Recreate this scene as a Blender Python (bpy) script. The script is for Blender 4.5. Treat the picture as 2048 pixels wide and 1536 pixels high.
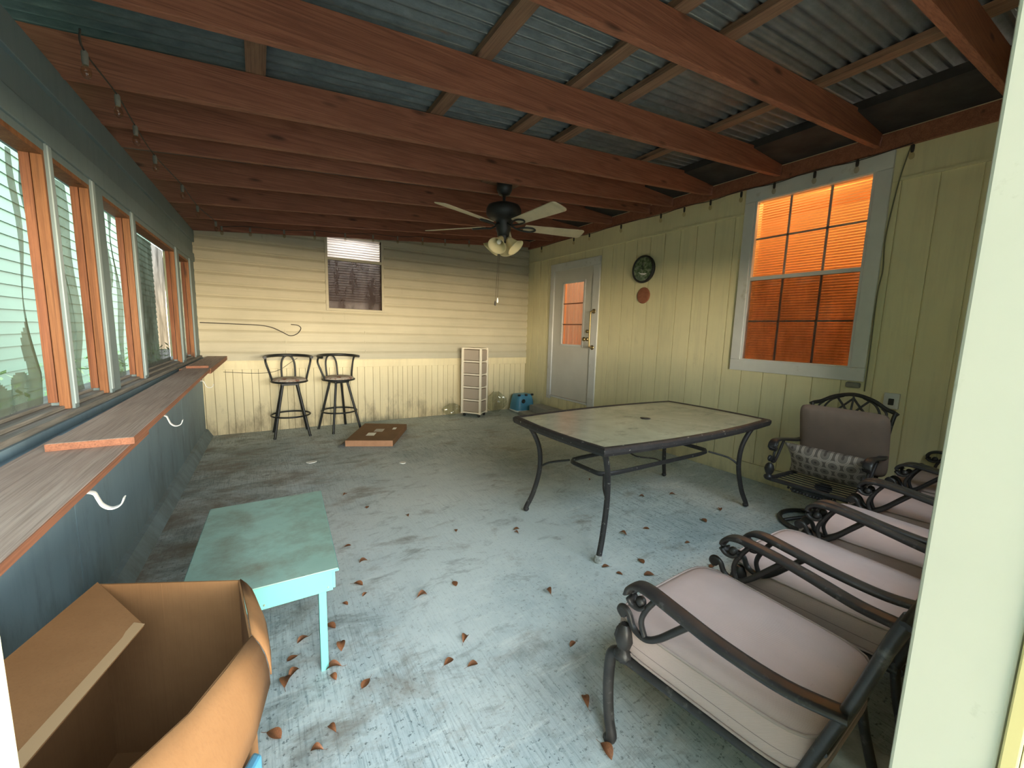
import bpy, math, random
from mathutils import Vector, Matrix
random.seed(7)
for o in list(bpy.data.objects): bpy.data.objects.remove(o, do_unlink=True)
S = bpy.context.scene
COL = S.collection
# ------------------------------------------------------------ camera
R = [[0.8495223926510346, -0.5268212100690912, 0.027768993604374848],
     [-0.04467515971683497, -0.1242893758831292, -0.9912397697564693],
     [0.525657525855701, 0.8408397966699247, -0.1291224296833926]]
M3 = Matrix([[R[0][i], -R[1][i], -R[2][i]] for i in range(3)])
cd = bpy.data.cameras.new('camera'); cam = bpy.data.objects.new('camera', cd); COL.objects.link(cam)
cam.matrix_world = Matrix.Translation((0, 0, 1.4)) @ M3.to_4x4()
cd.sensor_width = 36; cd.lens = 808 / 2048 * 36; cd.clip_start = .01
S.camera = cam
# ------------------------------------------------------------ sky
W = bpy.data.worlds.new('sky'); S.world = W; W.use_nodes = True
wn = W.node_tree.nodes; wl = W.node_tree.links; wn.clear()
wo = wn.new('ShaderNodeOutputWorld'); bg = wn.new('ShaderNodeBackground')
tc = wn.new('ShaderNodeTexCoord'); sx = wn.new('ShaderNodeSeparateXYZ')
wl.new(tc.outputs['Generated'], sx.inputs[0])
rz = wn.new('ShaderNodeValToRGB')                     # by height: horizon haze to zenith
rz.color_ramp.elements[0].position = .0; rz.color_ramp.elements[0].color = (1.0, .80, .52, 1)
rz.color_ramp.elements[1].position = .5; rz.color_ramp.elements[1].color = (.62, .76, .84, 1)
e = rz.color_ramp.elements.new(.16); e.color = (.86, .90, .86, 1)
wl.new(sx.outputs['Z'], rz.inputs[0])
ma = wn.new('ShaderNodeMapRange'); ma.inputs[1].default_value = .2; ma.inputs[2].default_value = -.9
ma.inputs[3].default_value = .7; ma.inputs[4].default_value = 1.0        # brighter towards the low light behind the doorway
wl.new(sx.outputs['Y'], ma.inputs[0]); wl.new(rz.outputs[0], bg.inputs[0])
st = wn.new('ShaderNodeMath'); st.operation = 'MULTIPLY'; st.inputs[1].default_value = 4.0
gl = wn.new('ShaderNodeMapRange'); gl.inputs[1].default_value = .23; gl.inputs[2].default_value = .03
gl.inputs[3].default_value = 0.0; gl.inputs[4].default_value = 1.0      # low bright band of sky
wl.new(sx.outputs['Z'], gl.inputs[0]); gy_ = wn.new('ShaderNodeMapRange'); gy_.inputs[1].default_value = -.35; gy_.inputs[2].default_value = -.95
gy_.inputs[3].default_value = 0; gy_.inputs[4].default_value = 5.2; wl.new(sx.outputs['Y'], gy_.inputs[0])
gm = wn.new('ShaderNodeMath'); gm.operation = 'MULTIPLY'; ga = wn.new('ShaderNodeMath'); ga.operation = 'ADD'
wl.new(gy_.outputs[0], gm.inputs[0]); wl.new(gl.outputs[0], gm.inputs[1]); wl.new(ma.outputs[0], ga.inputs[0]); wl.new(gm.outputs[0], ga.inputs[1]); wl.new(ga.outputs[0], st.inputs[0]); wl.new(st.outputs[0], bg.inputs[1]); wl.new(bg.outputs[0], wo.inputs[0])
def portal(name, loc, rot, sx_, sy_):
    l = bpy.data.lights.new(name, 'AREA'); l.shape = 'RECTANGLE'; l.size = sx_; l.size_y = sy_
    l.cycles.is_portal = True
    o = bpy.data.objects.new(name, l); COL.objects.link(o); o.location = loc; o.rotation_euler = rot
portal('portal_doorway', (.35, -.06, 1.02), (math.radians(90), 0, 0), .86, 2.06)
portal('portal_added_openings', (1.965, -.06, 1.57), (math.radians(90), 0, 0), 2.05, .98)  # sky portal for the added openings right of the doorway
portal('portal_added_opening', (-.41, -.06, 1.5), (math.radians(90), 0, 0), .52, 1.12)  # sky portal for the added opening left of the doorway
portal('portal_windows', (-.9, 3.4, 1.72), (math.radians(90), 0, math.radians(-90)), 5.6, 1.6)
S.view_settings.view_transform = 'Standard'; S.view_settings.look = 'None'
S.view_settings.gamma = 1; S.view_settings.exposure = 1.62
S.view_settings.use_curve_mapping = False
try:
    S.cycles.max_bounces = 14; S.cycles.diffuse_bounces = 8; S.cycles.transparent_max_bounces = 24
except Exception: pass

# ------------------------------------------------------------ materials
def node_mat(name):
    m = bpy.data.materials.new(name); m.use_nodes = True
    return m, m.node_tree.nodes, m.node_tree.links, m.node_tree.nodes['Principled BSDF']
def coords(n, l, scale=(1, 1, 1), rot=(0, 0, 0)):
    t = n.new('ShaderNodeTexCoord'); mp = n.new('ShaderNodeMapping')
    mp.inputs['Scale'].default_value = scale; mp.inputs['Rotation'].default_value = rot
    l.new(t.outputs['Object'], mp.inputs[0]); return mp.outputs[0]
def noise(n, l, vec, sc, det=6, rough=.6, dist=0):
    t = n.new('ShaderNodeTexNoise'); t.inputs['Scale'].default_value = sc; t.inputs['Detail'].default_value = det
    t.inputs['Roughness'].default_value = rough; t.inputs['Distortion'].default_value = dist
    l.new(vec, t.inputs['Vector']); return t.outputs['Fac']
def ramp(n, l, fac, stops):
    r = n.new('ShaderNodeValToRGB'); cr = r.color_ramp
    cr.elements[0].position, cr.elements[0].color = stops[0][0], (*stops[0][1], 1)
    cr.elements[1].position, cr.elements[1].color = stops[-1][0], (*stops[-1][1], 1)
    for p, c in stops[1:-1]: cr.elements.new(p).color = (*c, 1)
    l.new(fac, r.inputs[0]); return r.outputs[0]
def mask(n, l, fac, a, b):
    return ramp(n, l, fac, [(a, (0, 0, 0)), (b, (1, 1, 1))])
def mixc(n, l, fac, a, b, mode='MIX'):
    m = n.new('ShaderNodeMix'); m.data_type = 'RGBA'; m.blend_type = mode
    if isinstance(fac, (int, float)): m.inputs[0].default_value = fac
    else: l.new(fac, m.inputs[0])
    for i, v in ((6, a), (7, b)):
        if isinstance(v, tuple): m.inputs[i].default_value = (*v, 1)
        else: l.new(v, m.inputs[i])
    return m.outputs[2]
def bump(n, l, p, fac, s=.3, d=.01):
    b = n.new('ShaderNodeBump'); b.inputs['Strength'].default_value = s; b.inputs['Distance'].default_value = d
    l.new(fac, b.inputs['Height']); l.new(b.outputs[0], p.inputs['Normal'])
def math2(n, l, op, a, b):
    m = n.new('ShaderNodeMath'); m.operation = op
    for i, v in ((0, a), (1, b)):
        if isinstance(v, (int, float)): m.inputs[i].default_value = v
        else: l.new(v, m.inputs[i])
    return m.outputs[0]
def mat(name, c1, c2=None, sc=8, scale=(1, 1, 1), rough=.6, metal=0, bs=0, dirt=None, dsc=3, da=.5, db=.7):
    m, n, l, p = node_mat(name)
    p.inputs['Roughness'].default_value = rough; p.inputs['Metallic'].default_value = metal
    v = coords(n, l, scale); f = noise(n, l, v, sc)
    c2 = c2 or tuple(x * .85 for x in c1)
    col = ramp(n, l, f, [(.3, c2), (.7, c1)])
    if dirt:
        v2 = coords(n, l); g = noise(n, l, v2, dsc, 8, .65)
        col = mixc(n, l, mask(n, l, g, da, db), col, dirt)
    l.new(col, p.inputs['Base Color'])
    if bs: bump(n, l, p, f, bs)
    return m
def wood(name, a, b, axis='x', sc=3.0, rough=.7, knots=True):
    m, n, l, p = node_mat(name)
    s = {'x': (.12, 1, 1), 'y': (1, .12, 1), 'z': (1, 1, .12)}[axis]
    v = coords(n, l, tuple(q * 6 for q in s))
    w = noise(n, l, v, sc, 6, .6, 1.2)
    v2 = coords(n, l, tuple(q * q * 60 for q in s)); w2 = noise(n, l, v2, 3, 5, .6)
    col = ramp(n, l, w, [(.3, a), (.5, tuple((x + y) / 2 for x, y in zip(a, b))), (.72, b)])
    col = mixc(n, l, mask(n, l, w2, .45, .75), col, tuple(x * .62 for x in a))
    if knots:
        vo = n.new('ShaderNodeTexVoronoi'); vo.inputs['Scale'].default_value = 1.0
        k = {'x': (2.2, 8, 8), 'y': (8, 2.2, 8), 'z': (8, 8, 2.2)}[axis]
        l.new(coords(n, l, k), vo.inputs['Vector'])
        col = mixc(n, l, ramp(n, l, vo.outputs['Distance'], [(.05, (1, 1, 1)), (.15, (0, 0, 0))]), col, tuple(x * .35 for x in a))
    l.new(col, p.inputs['Base Color']); p.inputs['Roughness'].default_value = rough
    bump(n, l, p, w2, .35, .004)
    return m
def solid(name, c, rough=.5, metal=0, emit=None, alpha=None):
    m, n, l, p = node_mat(name); p.inputs['Base Color'].default_value = (*c, 1)
    p.inputs['Roughness'].default_value = rough; p.inputs['Metallic'].default_value = metal
    return m
def glass(name, c=(1, 1, 1), rough=.02, t=.85):
    m, n, l, p = node_mat(name); n.remove(p)
    o = n['Material Output']; g = n.new('ShaderNodeBsdfGlossy'); tr = n.new('ShaderNodeBsdfTransparent')
    lw_ = n.new('ShaderNodeLayerWeight'); lw_.inputs[0].default_value = .5
    pw = n.new('ShaderNodeMath'); pw.operation = 'POWER'; pw.inputs[1].default_value = 5; l.new(lw_.outputs['Facing'], pw.inputs[0])
    sc = n.new('ShaderNodeMath'); sc.operation = 'MULTIPLY_ADD'; sc.inputs[1].default_value = .9; sc.inputs[2].default_value = .05; l.new(pw.outputs[0], sc.inputs[0])
    mx = n.new('ShaderNodeMixShader'); g.inputs['Roughness'].default_value = rough
    tr.inputs[0].default_value = (*[t * x for x in c], 1)
    l.new(sc.outputs[0], mx.inputs[0]); l.new(tr.outputs[0], mx.inputs[1]); l.new(g.outputs[0], mx.inputs[2]); l.new(mx.outputs[0], o.inputs[0])
    return m
def screen_mat(name, c, opaque, c2=None):
    m, n, l, p = node_mat(name); n.remove(p)
    o = n['Material Output']; d = n.new('ShaderNodeBsdfDiffuse'); tl = n.new('ShaderNodeBsdfTranslucent')
    tr = n.new('ShaderNodeBsdfTransparent'); m1 = n.new('ShaderNodeMixShader'); m2 = n.new('ShaderNodeMixShader')
    f = noise(n, l, coords(n, l, (1, 1, .35)), 6, 6, .7)
    col = ramp(n, l, f, [(.3, c), (.7, c2 or tuple(x * 1.5 for x in c))])
    l.new(col, d.inputs[0]); l.new(col, tl.inputs[0]); m1.inputs[0].default_value = .3
    l.new(d.outputs[0], m1.inputs[1]); l.new(tl.outputs[0], m1.inputs[2])
    fac = ramp(n, l, f, [(.3, (min(1, opaque + .18),) * 3), (.7, (opaque - .08,) * 3)])
    l.new(fac, m2.inputs[0]); l.new(tr.outputs[0], m2.inputs[1]); l.new(m1.outputs[0], m2.inputs[2]); l.new(m2.outputs[0], o.inputs[0])
    return m

def floor_material():
    m, n, l, p = node_mat('painted_concrete'); v = coords(n, l)
    a = noise(n, l, v, 1.1, 6, .6, .4)
    col = ramp(n, l, a, [(.30, (.36, .44, .46)), (.5, (.50, .575, .585)), (.70, (.66, .72, .71))])
    # brushed finish: fine streaks running across the slab
    st = noise(n, l, coords(n, l, (34, 1.6, 1)), 3, 5, .75)
    big = noise(n, l, coords(n, l, (1, 1, 1)), .8, 3, .5)
    col = mixc(n, l, math2(n, l, 'MULTIPLY', mask(n, l, st, .50, .62), mask(n, l, big, .30, .60)), col, (.22, .29, .31))
    sp = noise(n, l, v, 48, 4, .75)
    col = mixc(n, l, mask(n, l, sp, .575, .63), col, (.13, .17, .18))
    wh = noise(n, l, coords(n, l, (1.2, 6, 1), (0, 0, .2)), 2.2, 8, .8)
    col = mixc(n, l, math2(n, l, 'MULTIPLY', mask(n, l, wh, .54, .68), .6), col, (.80, .83, .79))
    # pale scuffed wear mid-slab, lightened further to stand in for missing light
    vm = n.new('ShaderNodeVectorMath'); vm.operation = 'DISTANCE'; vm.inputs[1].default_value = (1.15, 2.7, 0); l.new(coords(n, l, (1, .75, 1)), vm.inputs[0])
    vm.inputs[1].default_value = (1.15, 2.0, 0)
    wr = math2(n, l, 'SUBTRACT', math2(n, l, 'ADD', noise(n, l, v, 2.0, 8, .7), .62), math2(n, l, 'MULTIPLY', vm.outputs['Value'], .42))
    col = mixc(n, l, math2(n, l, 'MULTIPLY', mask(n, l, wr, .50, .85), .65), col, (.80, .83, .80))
    # grime: heavier along the knee wall and towards the far wall
    sep = n.new('ShaderNodeSeparateXYZ'); l.new(v, sep.inputs[0])
    gx = n.new('ShaderNodeMapRange'); gx.inputs[1].default_value = 1.2; gx.inputs[2].default_value = -.6; gx.inputs[3].default_value = 0; gx.inputs[4].default_value = .10
    l.new(sep.outputs['X'], gx.inputs[0])
    gy = n.new('ShaderNodeMapRange'); gy.inputs[1].default_value = 2.2; gy.inputs[2].default_value = 5.5; gy.inputs[3].default_value = 0; gy.inputs[4].default_value = .015
    l.new(sep.outputs['Y'], gy.inputs[0])
    gsum = math2(n, l, 'ADD', gx.outputs[0], gy.outputs[0])
    d1 = math2(n, l, 'ADD', noise(n, l, coords(n, l, (1, 1.9, 1)), 3.2, 9, .72, .6), gsum)
    col = mixc(n, l, math2(n, l, 'MULTIPLY', mask(n, l, d1, .56, .74), .8), col, (.17, .18, .165))
    d2 = math2(n, l, 'ADD', noise(n, l, coords(n, l, (1, 1.6, 1), (0, 0, .6)), 1.7, 8, .7, .3), gsum)
    col = mixc(n, l, math2(n, l, 'MULTIPLY', mask(n, l, d2, .57, .72), .75), col, (.23, .185, .14))
    d3 = math2(n, l, 'ADD', noise(n, l, coords(n, l, (1, 1.8, 1), (0, 0, .2)), 5.5, 6, .6), gsum)
    col = mixc(n, l, math2(n, l, 'MULTIPLY', mask(n, l, d3, .76, .80), .85), col, (.06, .05, .04))
    l.new(col, p.inputs['Base Color']); p.inputs['Roughness'].default_value = .62
    bump(n, l, p, math2(n, l, 'ADD', st, sp), .35, .004)
    return m
def painted_wall(name, base, dark, stain=None, zdirt=None, vert=True):
    m, n, l, p = node_mat(name); v = coords(n, l)
    a = noise(n, l, v, 1.4, 5, .6)
    col = ramp(n, l, a, [(.3, dark), (.7, base)])
    g = noise(n, l, coords(n, l, (4, 4, .25) if vert else (.3, 4, 6)), 5, 6, .65)
    col = mixc(n, l, math2(n, l, 'MULTIPLY', mask(n, l, g, .48, .75), .35), col, tuple(x * .72 for x in dark))
    if stain:
        s = noise(n, l, coords(n, l, (2, 2, .7)), 2.6, 8, .7)
        if zdirt:
            sep = n.new('ShaderNodeSeparateXYZ'); l.new(v, sep.inputs[0])
            r = n.new('ShaderNodeMapRange'); r.inputs[1].default_value = zdirt; r.inputs[2].default_value = 0; r.inputs[3].default_value = 0; r.inputs[4].default_value = .22
            l.new(sep.outputs['Z'], r.inputs[0]); s = math2(n, l, 'ADD', s, r.outputs[0])
        col = mixc(n, l, math2(n, l, 'MULTIPLY', mask(n, l, s, .62, .82), .7), col, stain)
    l.new(col, p.inputs['Base Color']); p.inputs['Roughness'].default_value = .62
    bump(n, l, p, noise(n, l, coords(n, l, (30, 30, 5)), 4, 5, .6), .18, .003)
    return m
MT = {}
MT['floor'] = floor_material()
MT['rwall'] = painted_wall('yellow_panel_paint', (.77, .70, .43), (.68, .615, .38), (.40, .36, .22), .5)
MT['bwall'] = painted_wall('shaded_cream_siding', (.52, .475, .345), (.43, .395, .285), (.26, .21, .13), .9, False)  # duller than the same paint on the beadboard, imitating upper-wall shade
MT['bead'] = painted_wall('cream_beadboard_paint', (.80, .70, .44), (.70, .60, .37), (.22, .17, .10), .55)
MT['groove'] = solid('groove_paint', (.30, .26, .15), .8)
MT['teal_wall'] = painted_wall('blue_grey_wall_paint', (.20, .29, .345), (.165, .245, .29), (.11, .14, .15), .8)
MT['header'] = painted_wall('dark_grey_green_paint', (.18, .24, .25), (.145, .20, .21))
MT['stop'] = painted_wall('pale_grey_strip_paint', (.34, .42, .43), (.26, .33, .34))
MT['rafter'] = wood('rafter_wood', (.235, .080, .043), (.375, .142, .078), 'x')
MT['purlin'] = wood('purlin_wood', (.19, .10, .058), (.33, .195, .12), 'y')
MT['jamb'] = wood('orange_pine', (.20, .073, .024), (.31, .132, .050), 'z')
MT['jamb_dark'] = wood('red_brown_pine', (.17, .055, .022), (.29, .11, .045), 'z')
MT['sill'] = wood('weathered_sill', (.15, .14, .12), (.27, .25, .22), 'y', knots=False)
MT['shelf'] = wood('dusty_shelf_board', (.38, .27, .22), (.48, .37, .315), 'y', knots=False)
MT['shelf_edge'] = wood('brown_board_edge', (.22, .085, .045), (.32, .13, .07), 'y', knots=False)
MT['dark'] = mat('charred_soffit', (.05, .045, .042), (.02, .018, .017), 5, rough=.9, bs=.3)
def corrugated():
    m, n, l, p = node_mat('galvanised_sheet')
    f = noise(n, l, coords(n, l, (1, 3, 1)), 9, 7, .7)
    col = ramp(n, l, f, [(.3, (.08, .10, .11)), (.55, (.14, .165, .175)), (.75, (.20, .225, .235))])
    g = noise(n, l, coords(n, l, (1, 6, 1)), 1.6, 7, .7)
    col = mixc(n, l, math2(n, l, 'MULTIPLY', mask(n, l, g, .62, .72), .7), col, (.22, .11, .06))
    l.new(col, p.inputs['Base Color']); p.inputs['Roughness'].default_value = .6; p.inputs['Metallic'].default_value = .1
    return m
MT['metal_roof'] = corrugated()
MT['white_trim'] = mat('white_trim_paint', (.66, .66, .63), (.56, .56, .54), 3, rough=.5, dirt=(.40, .37, .30), dsc=5, da=.6, db=.75)
MT['door'] = mat('door_paint', (.62, .60, .54), (.54, .52, .47), 2, rough=.45)
MT['glass'] = glass('window_glass'); MT['glass_dark'] = glass('sooty_glass', (.9, .8, .72), .08, .8)
MT['blind'] = None
def translucent(name, c, f=.5):
    m, n, l, p = node_mat(name); n.remove(p); o = n['Material Output']
    d = n.new('ShaderNodeBsdfDiffuse'); t = n.new('ShaderNodeBsdfTranslucent'); mx = n.new('ShaderNodeMixShader')
    d.inputs[0].default_value = (*c, 1); t.inputs[0].default_value = (*c, 1); mx.inputs[0].default_value = f
    l.new(d.outputs[0], mx.inputs[1]); l.new(t.outputs[0], mx.inputs[2]); l.new(mx.outputs[0], o.inputs[0]); return m
MT['blind'] = translucent('blind_slats', (.80, .66, .48), .55)
MT['curtain'] = translucent('door_curtain', (.88, .80, .70), .6)
MT['white_blind'] = translucent('white_blind_slats', (.82, .84, .86), .5)
MT['pale_room'] = mat('pale_room_paint', (.70, .66, .62), (.64, .60, .57), 1)
MT['warm_room'] = mat('warm_room_paint', (.78, .50, .26), (.70, .44, .22), 1)
MT['screen'] = screen_mat('torn_insect_screen', (.10, .11, .07), .70)
MT['screen_dense'] = screen_mat('dense_insect_screen', (.06, .06, .042), .96, (.085, .08, .06))  # denser, darker copy standing in for mesh closing up at a grazing view
MT['dark_screen'] = screen_mat('half_window_screen', (.05, .03, .02), .60, (.06, .04, .03))
MT['sooty_screen'] = screen_mat('sooty_half_screen', (.05, .035, .03), .80, (.07, .05, .045))
MT['iron'] = mat('cast_metal_bronze', (.045, .040, .038), (.022, .020, .021), 14, rough=.42, metal=.2, dirt=(.16, .15, .14), dsc=22, da=.58, db=.76)
MT['stool'] = mat('black_metal', (.012, .014, .013), (.008, .009, .009), 9, rough=.45)
MT['tableframe'] = mat('table_frame_metal', (.050, .043, .042), (.03, .027, .027), 20, rough=.5, metal=.15, dirt=(.46, .44, .38), dsc=38, da=.63, db=.70)
def cushion_mat(name, a, b):
    m, n, l, p = node_mat(name)
    f = noise(n, l, coords(n, l), 5, 6, .6)
    col = ramp(n, l, f, [(.3, b), (.7, a)])
    w = n.new('ShaderNodeTexWave'); w.inputs['Scale'].default_value = 150; w.bands_direction = 'DIAGONAL'
    l.new(coords(n, l), w.inputs['Vector'])
    s = noise(n, l, coords(n, l, (1, 3, 1)), 22, 5, .7)
    col = mixc(n, l, math2(n, l, 'MULTIPLY', mask(n, l, s, .66, .76), .45), col, tuple(x * .4 for x in b))
    l.new(col, p.inputs['Base Color']); p.inputs['Roughness'].default_value = .85
    bump(n, l, p, math2(n, l, 'ADD', w.outputs['Fac'], f), .25, .002)
    return m
MT['cushion'] = cushion_mat('taupe_weave', (.56, .42, .39), (.48, .36, .33))
MT['brown_cushion'] = cushion_mat('brown_faded_fabric', (.26, .185, .15), (.21, .15, .125))
MT['piping'] = solid('piping', (.40, .31, .28), .8)
MT['seam'] = solid('seam_thread', (.20, .15, .14), .9)
MT['teal'] = mat('turquoise_paint', (.17, .50, .455), (.15, .46, .42), 3, rough=.5)
MT['teal_top'] = mat('dirty_turquoise_top', (.36, .54, .455), (.30, .47, .40), 5, rough=.65, dirt=(.22, .235, .175), dsc=4.5, da=.45, db=.72, bs=.15)
def cardboard(name, a, b):
    m, n, l, p = node_mat(name); f = noise(n, l, coords(n, l), 6, 7, .65)
    col = ramp(n, l, f, [(.3, b), (.7, a)])
    w = noise(n, l, coords(n, l, (60, 60, .8)), 3, 3, .6)
    col = mixc(n, l, math2(n, l, 'MULTIPLY', mask(n, l, w, .5, .8), .3), col, tuple(x * .7 for x in b))
    l.new(col, p.inputs['Base Color']); p.inputs['Roughness'].default_value = .85; bump(n, l, p, w, .2, .002); return m
MT['card'] = cardboard('cardboard', (.30, .148, .058), (.25, .12, .044))
MT['card_dark'] = cardboard('weathered_cardboard', (.26, .14, .065), (.19, .10, .045))
MT['card_edge'] = cardboard('torn_cardboard_edge', (.52, .29, .17), (.40, .21, .12))
MT['tape'] = solid('packing_tape', (.50, .33, .18), .25)
MT['white'] = solid('white_plastic', (.80, .80, .76), .4)
MT['label'] = mat('paper_label', (.66, .60, .52), (.45, .40, .34), 30, rough=.6)
MT['cream_plastic'] = solid('ivory_plastic', (.86, .78, .62), .4)
MT['drawer'] = translucent('frosted_drawer', (.56, .47, .37), .3)
MT['black'] = solid('black_plastic', (.02, .02, .02), .5)
MT['fanblade'] = mat('dusty_fan_blade', (.72, .60, .40), (.60, .50, .33), 10, rough=.6)
MT['shade'] = translucent('frosted_shade', (.80, .74, .50), .4)
MT['blue'] = mat('blue_plastic', (.10, .34, .52), (.08, .28, .44), 4, rough=.4)
MT['bag'] = glass('clear_plastic_bag', (.97, .98, .95), .08, .93)
MT['worn'] = mat('bare_worn_metal', (.60, .60, .57), (.25, .24, .22), 60, rough=.5)
MT['leaf'] = mat('dry_leaf', (.26, .105, .04), (.15, .055, .025), 12, rough=.6)
MT['brass'] = solid('aged_brass', (.34, .26, .13), .35, .9)
MT['concrete'] = mat('bare_concrete', (.36, .36, .33), (.27, .27, .25), 9, rough=.85, bs=.3)
MT['post'] = mat('pale_green_post_paint', (.52, .52, .43), (.47, .48, .395), 3, rough=.5, dirt=(.33, .335, .25), dsc=6, da=.60, db=.70)
MT['post_yellow'] = mat('yellow_casing_paint', (.60, .52, .24), (.54, .46, .21), 3, rough=.5)
MT['paving'] = mat('outside_paving', (.34, .31, .28), (.26, .24, .21), 5, rough=.9)
MT['siding_out'] = mat('mint_house_siding', (.062, .145, .098), (.053, .125, .085), 2, rough=.6)
MT['grass'] = mat('grass_ground', (.14, .24, .08), (.08, .14, .04), 14, rough=.9)
MT['wire'] = solid('dark_cable', (.03, .025, .02), .6)
MT['cable_paint'] = solid('dull_olive_cable', (.16, .15, .09), .7)
MT['copper'] = mat('terracotta_disc', (.34, .13, .07), (.26, .09, .05), 25, rough=.6)
MT['bulb'] = glass('clear_bulb', (1, .95, .85), .05, .9)
MT['scale'] = mat('wall_dust_web', (.26, .25, .20), (.18, .17, .14), 30, rough=.9)
MT['rust_seat'] = mat('worn_stool_seat', (.46, .40, .32), (.38, .32, .25), 12, rough=.7, dirt=(.19, .075, .045), dsc=9, da=.52, db=.6)
def pillow_mat():
    m, n, l, p = node_mat('ogee_patterned_fabric')
    t = n.new('ShaderNodeTexCoord'); sep = n.new('ShaderNodeSeparateXYZ'); l.new(t.outputs['Object'], sep.inputs[0])
    # hexagonal medallions: the nearest of two offset grids of circles
    def cell(ox, oz):
        px = math2(n, l, 'SUBTRACT', math2(n, l, 'FRACT', math2(n, l, 'ADD', math2(n, l, 'MULTIPLY', sep.outputs['X'], 1 / .105), ox + 20), 0), .5)
        pz = math2(n, l, 'SUBTRACT', math2(n, l, 'FRACT', math2(n, l, 'ADD', math2(n, l, 'MULTIPLY', sep.outputs['Z'], 1 / .13), oz + 20), 0), .5)
        a = math2(n, l, 'MULTIPLY', px, px); b = math2(n, l, 'MULTIPLY', math2(n, l, 'MULTIPLY', pz, pz), 1.65)
        return math2(n, l, 'SQRT', math2(n, l, 'ADD', a, b), 0)
    d = math2(n, l, 'MINIMUM', cell(0, 0), cell(.5, .5))
    a = (.20, .165, .14); lt = (.50, .42, .35); md = (.33, .27, .23)
    col = ramp(n, l, d, [(0, (.09, .07, .06)), (.07, (.09, .07, .06)), (.09, a), (.27, a), (.29, lt), (.33, md), (.37, md), (.40, lt), (.43, (.15, .12, .10))])
    l.new(col, p.inputs['Base Color']); p.inputs['Roughness'].default_value = .85; return m
MT['pattern'] = pillow_mat()
def dial_mat():
    m, n, l, p = node_mat('green_dial'); f = noise(n, l, coords(n, l), 26, 5, .6)
    col = ramp(n, l, f, [(.35, (.05, .08, .045)), (.5, (.13, .19, .10)), (.62, (.30, .34, .24)), (.72, (.12, .17, .09))])
    l.new(col, p.inputs['Base Color']); p.inputs['Roughness'].default_value = .15; return m
MT['dial'] = dial_mat()
def tabletop_mat():
    m, n, l, p = node_mat('dusty_obscure_glass')
    f = noise(n, l, coords(n, l), 2.4, 8, .7, .5); g = noise(n, l, coords(n, l, (1, 2, 1)), 5, 7, .7)
    col = ramp(n, l, f, [(.3, (.30, .315, .24)), (.5, (.40, .415, .32)), (.7, (.50, .505, .39))])
    col = mixc(n, l, math2(n, l, 'MULTIPLY', mask(n, l, g, .56, .68), .6), col, (.19, .19, .15))
    w = noise(n, l, coords(n, l), 14, 3, .5)
    col = mixc(n, l, mask(n, l, w, .745, .76), col, (.62, .60, .52))
    l.new(col, p.inputs['Base Color']); p.inputs['Roughness'].default_value = .22
    return m
MT['glass_top'] = tabletop_mat()

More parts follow.
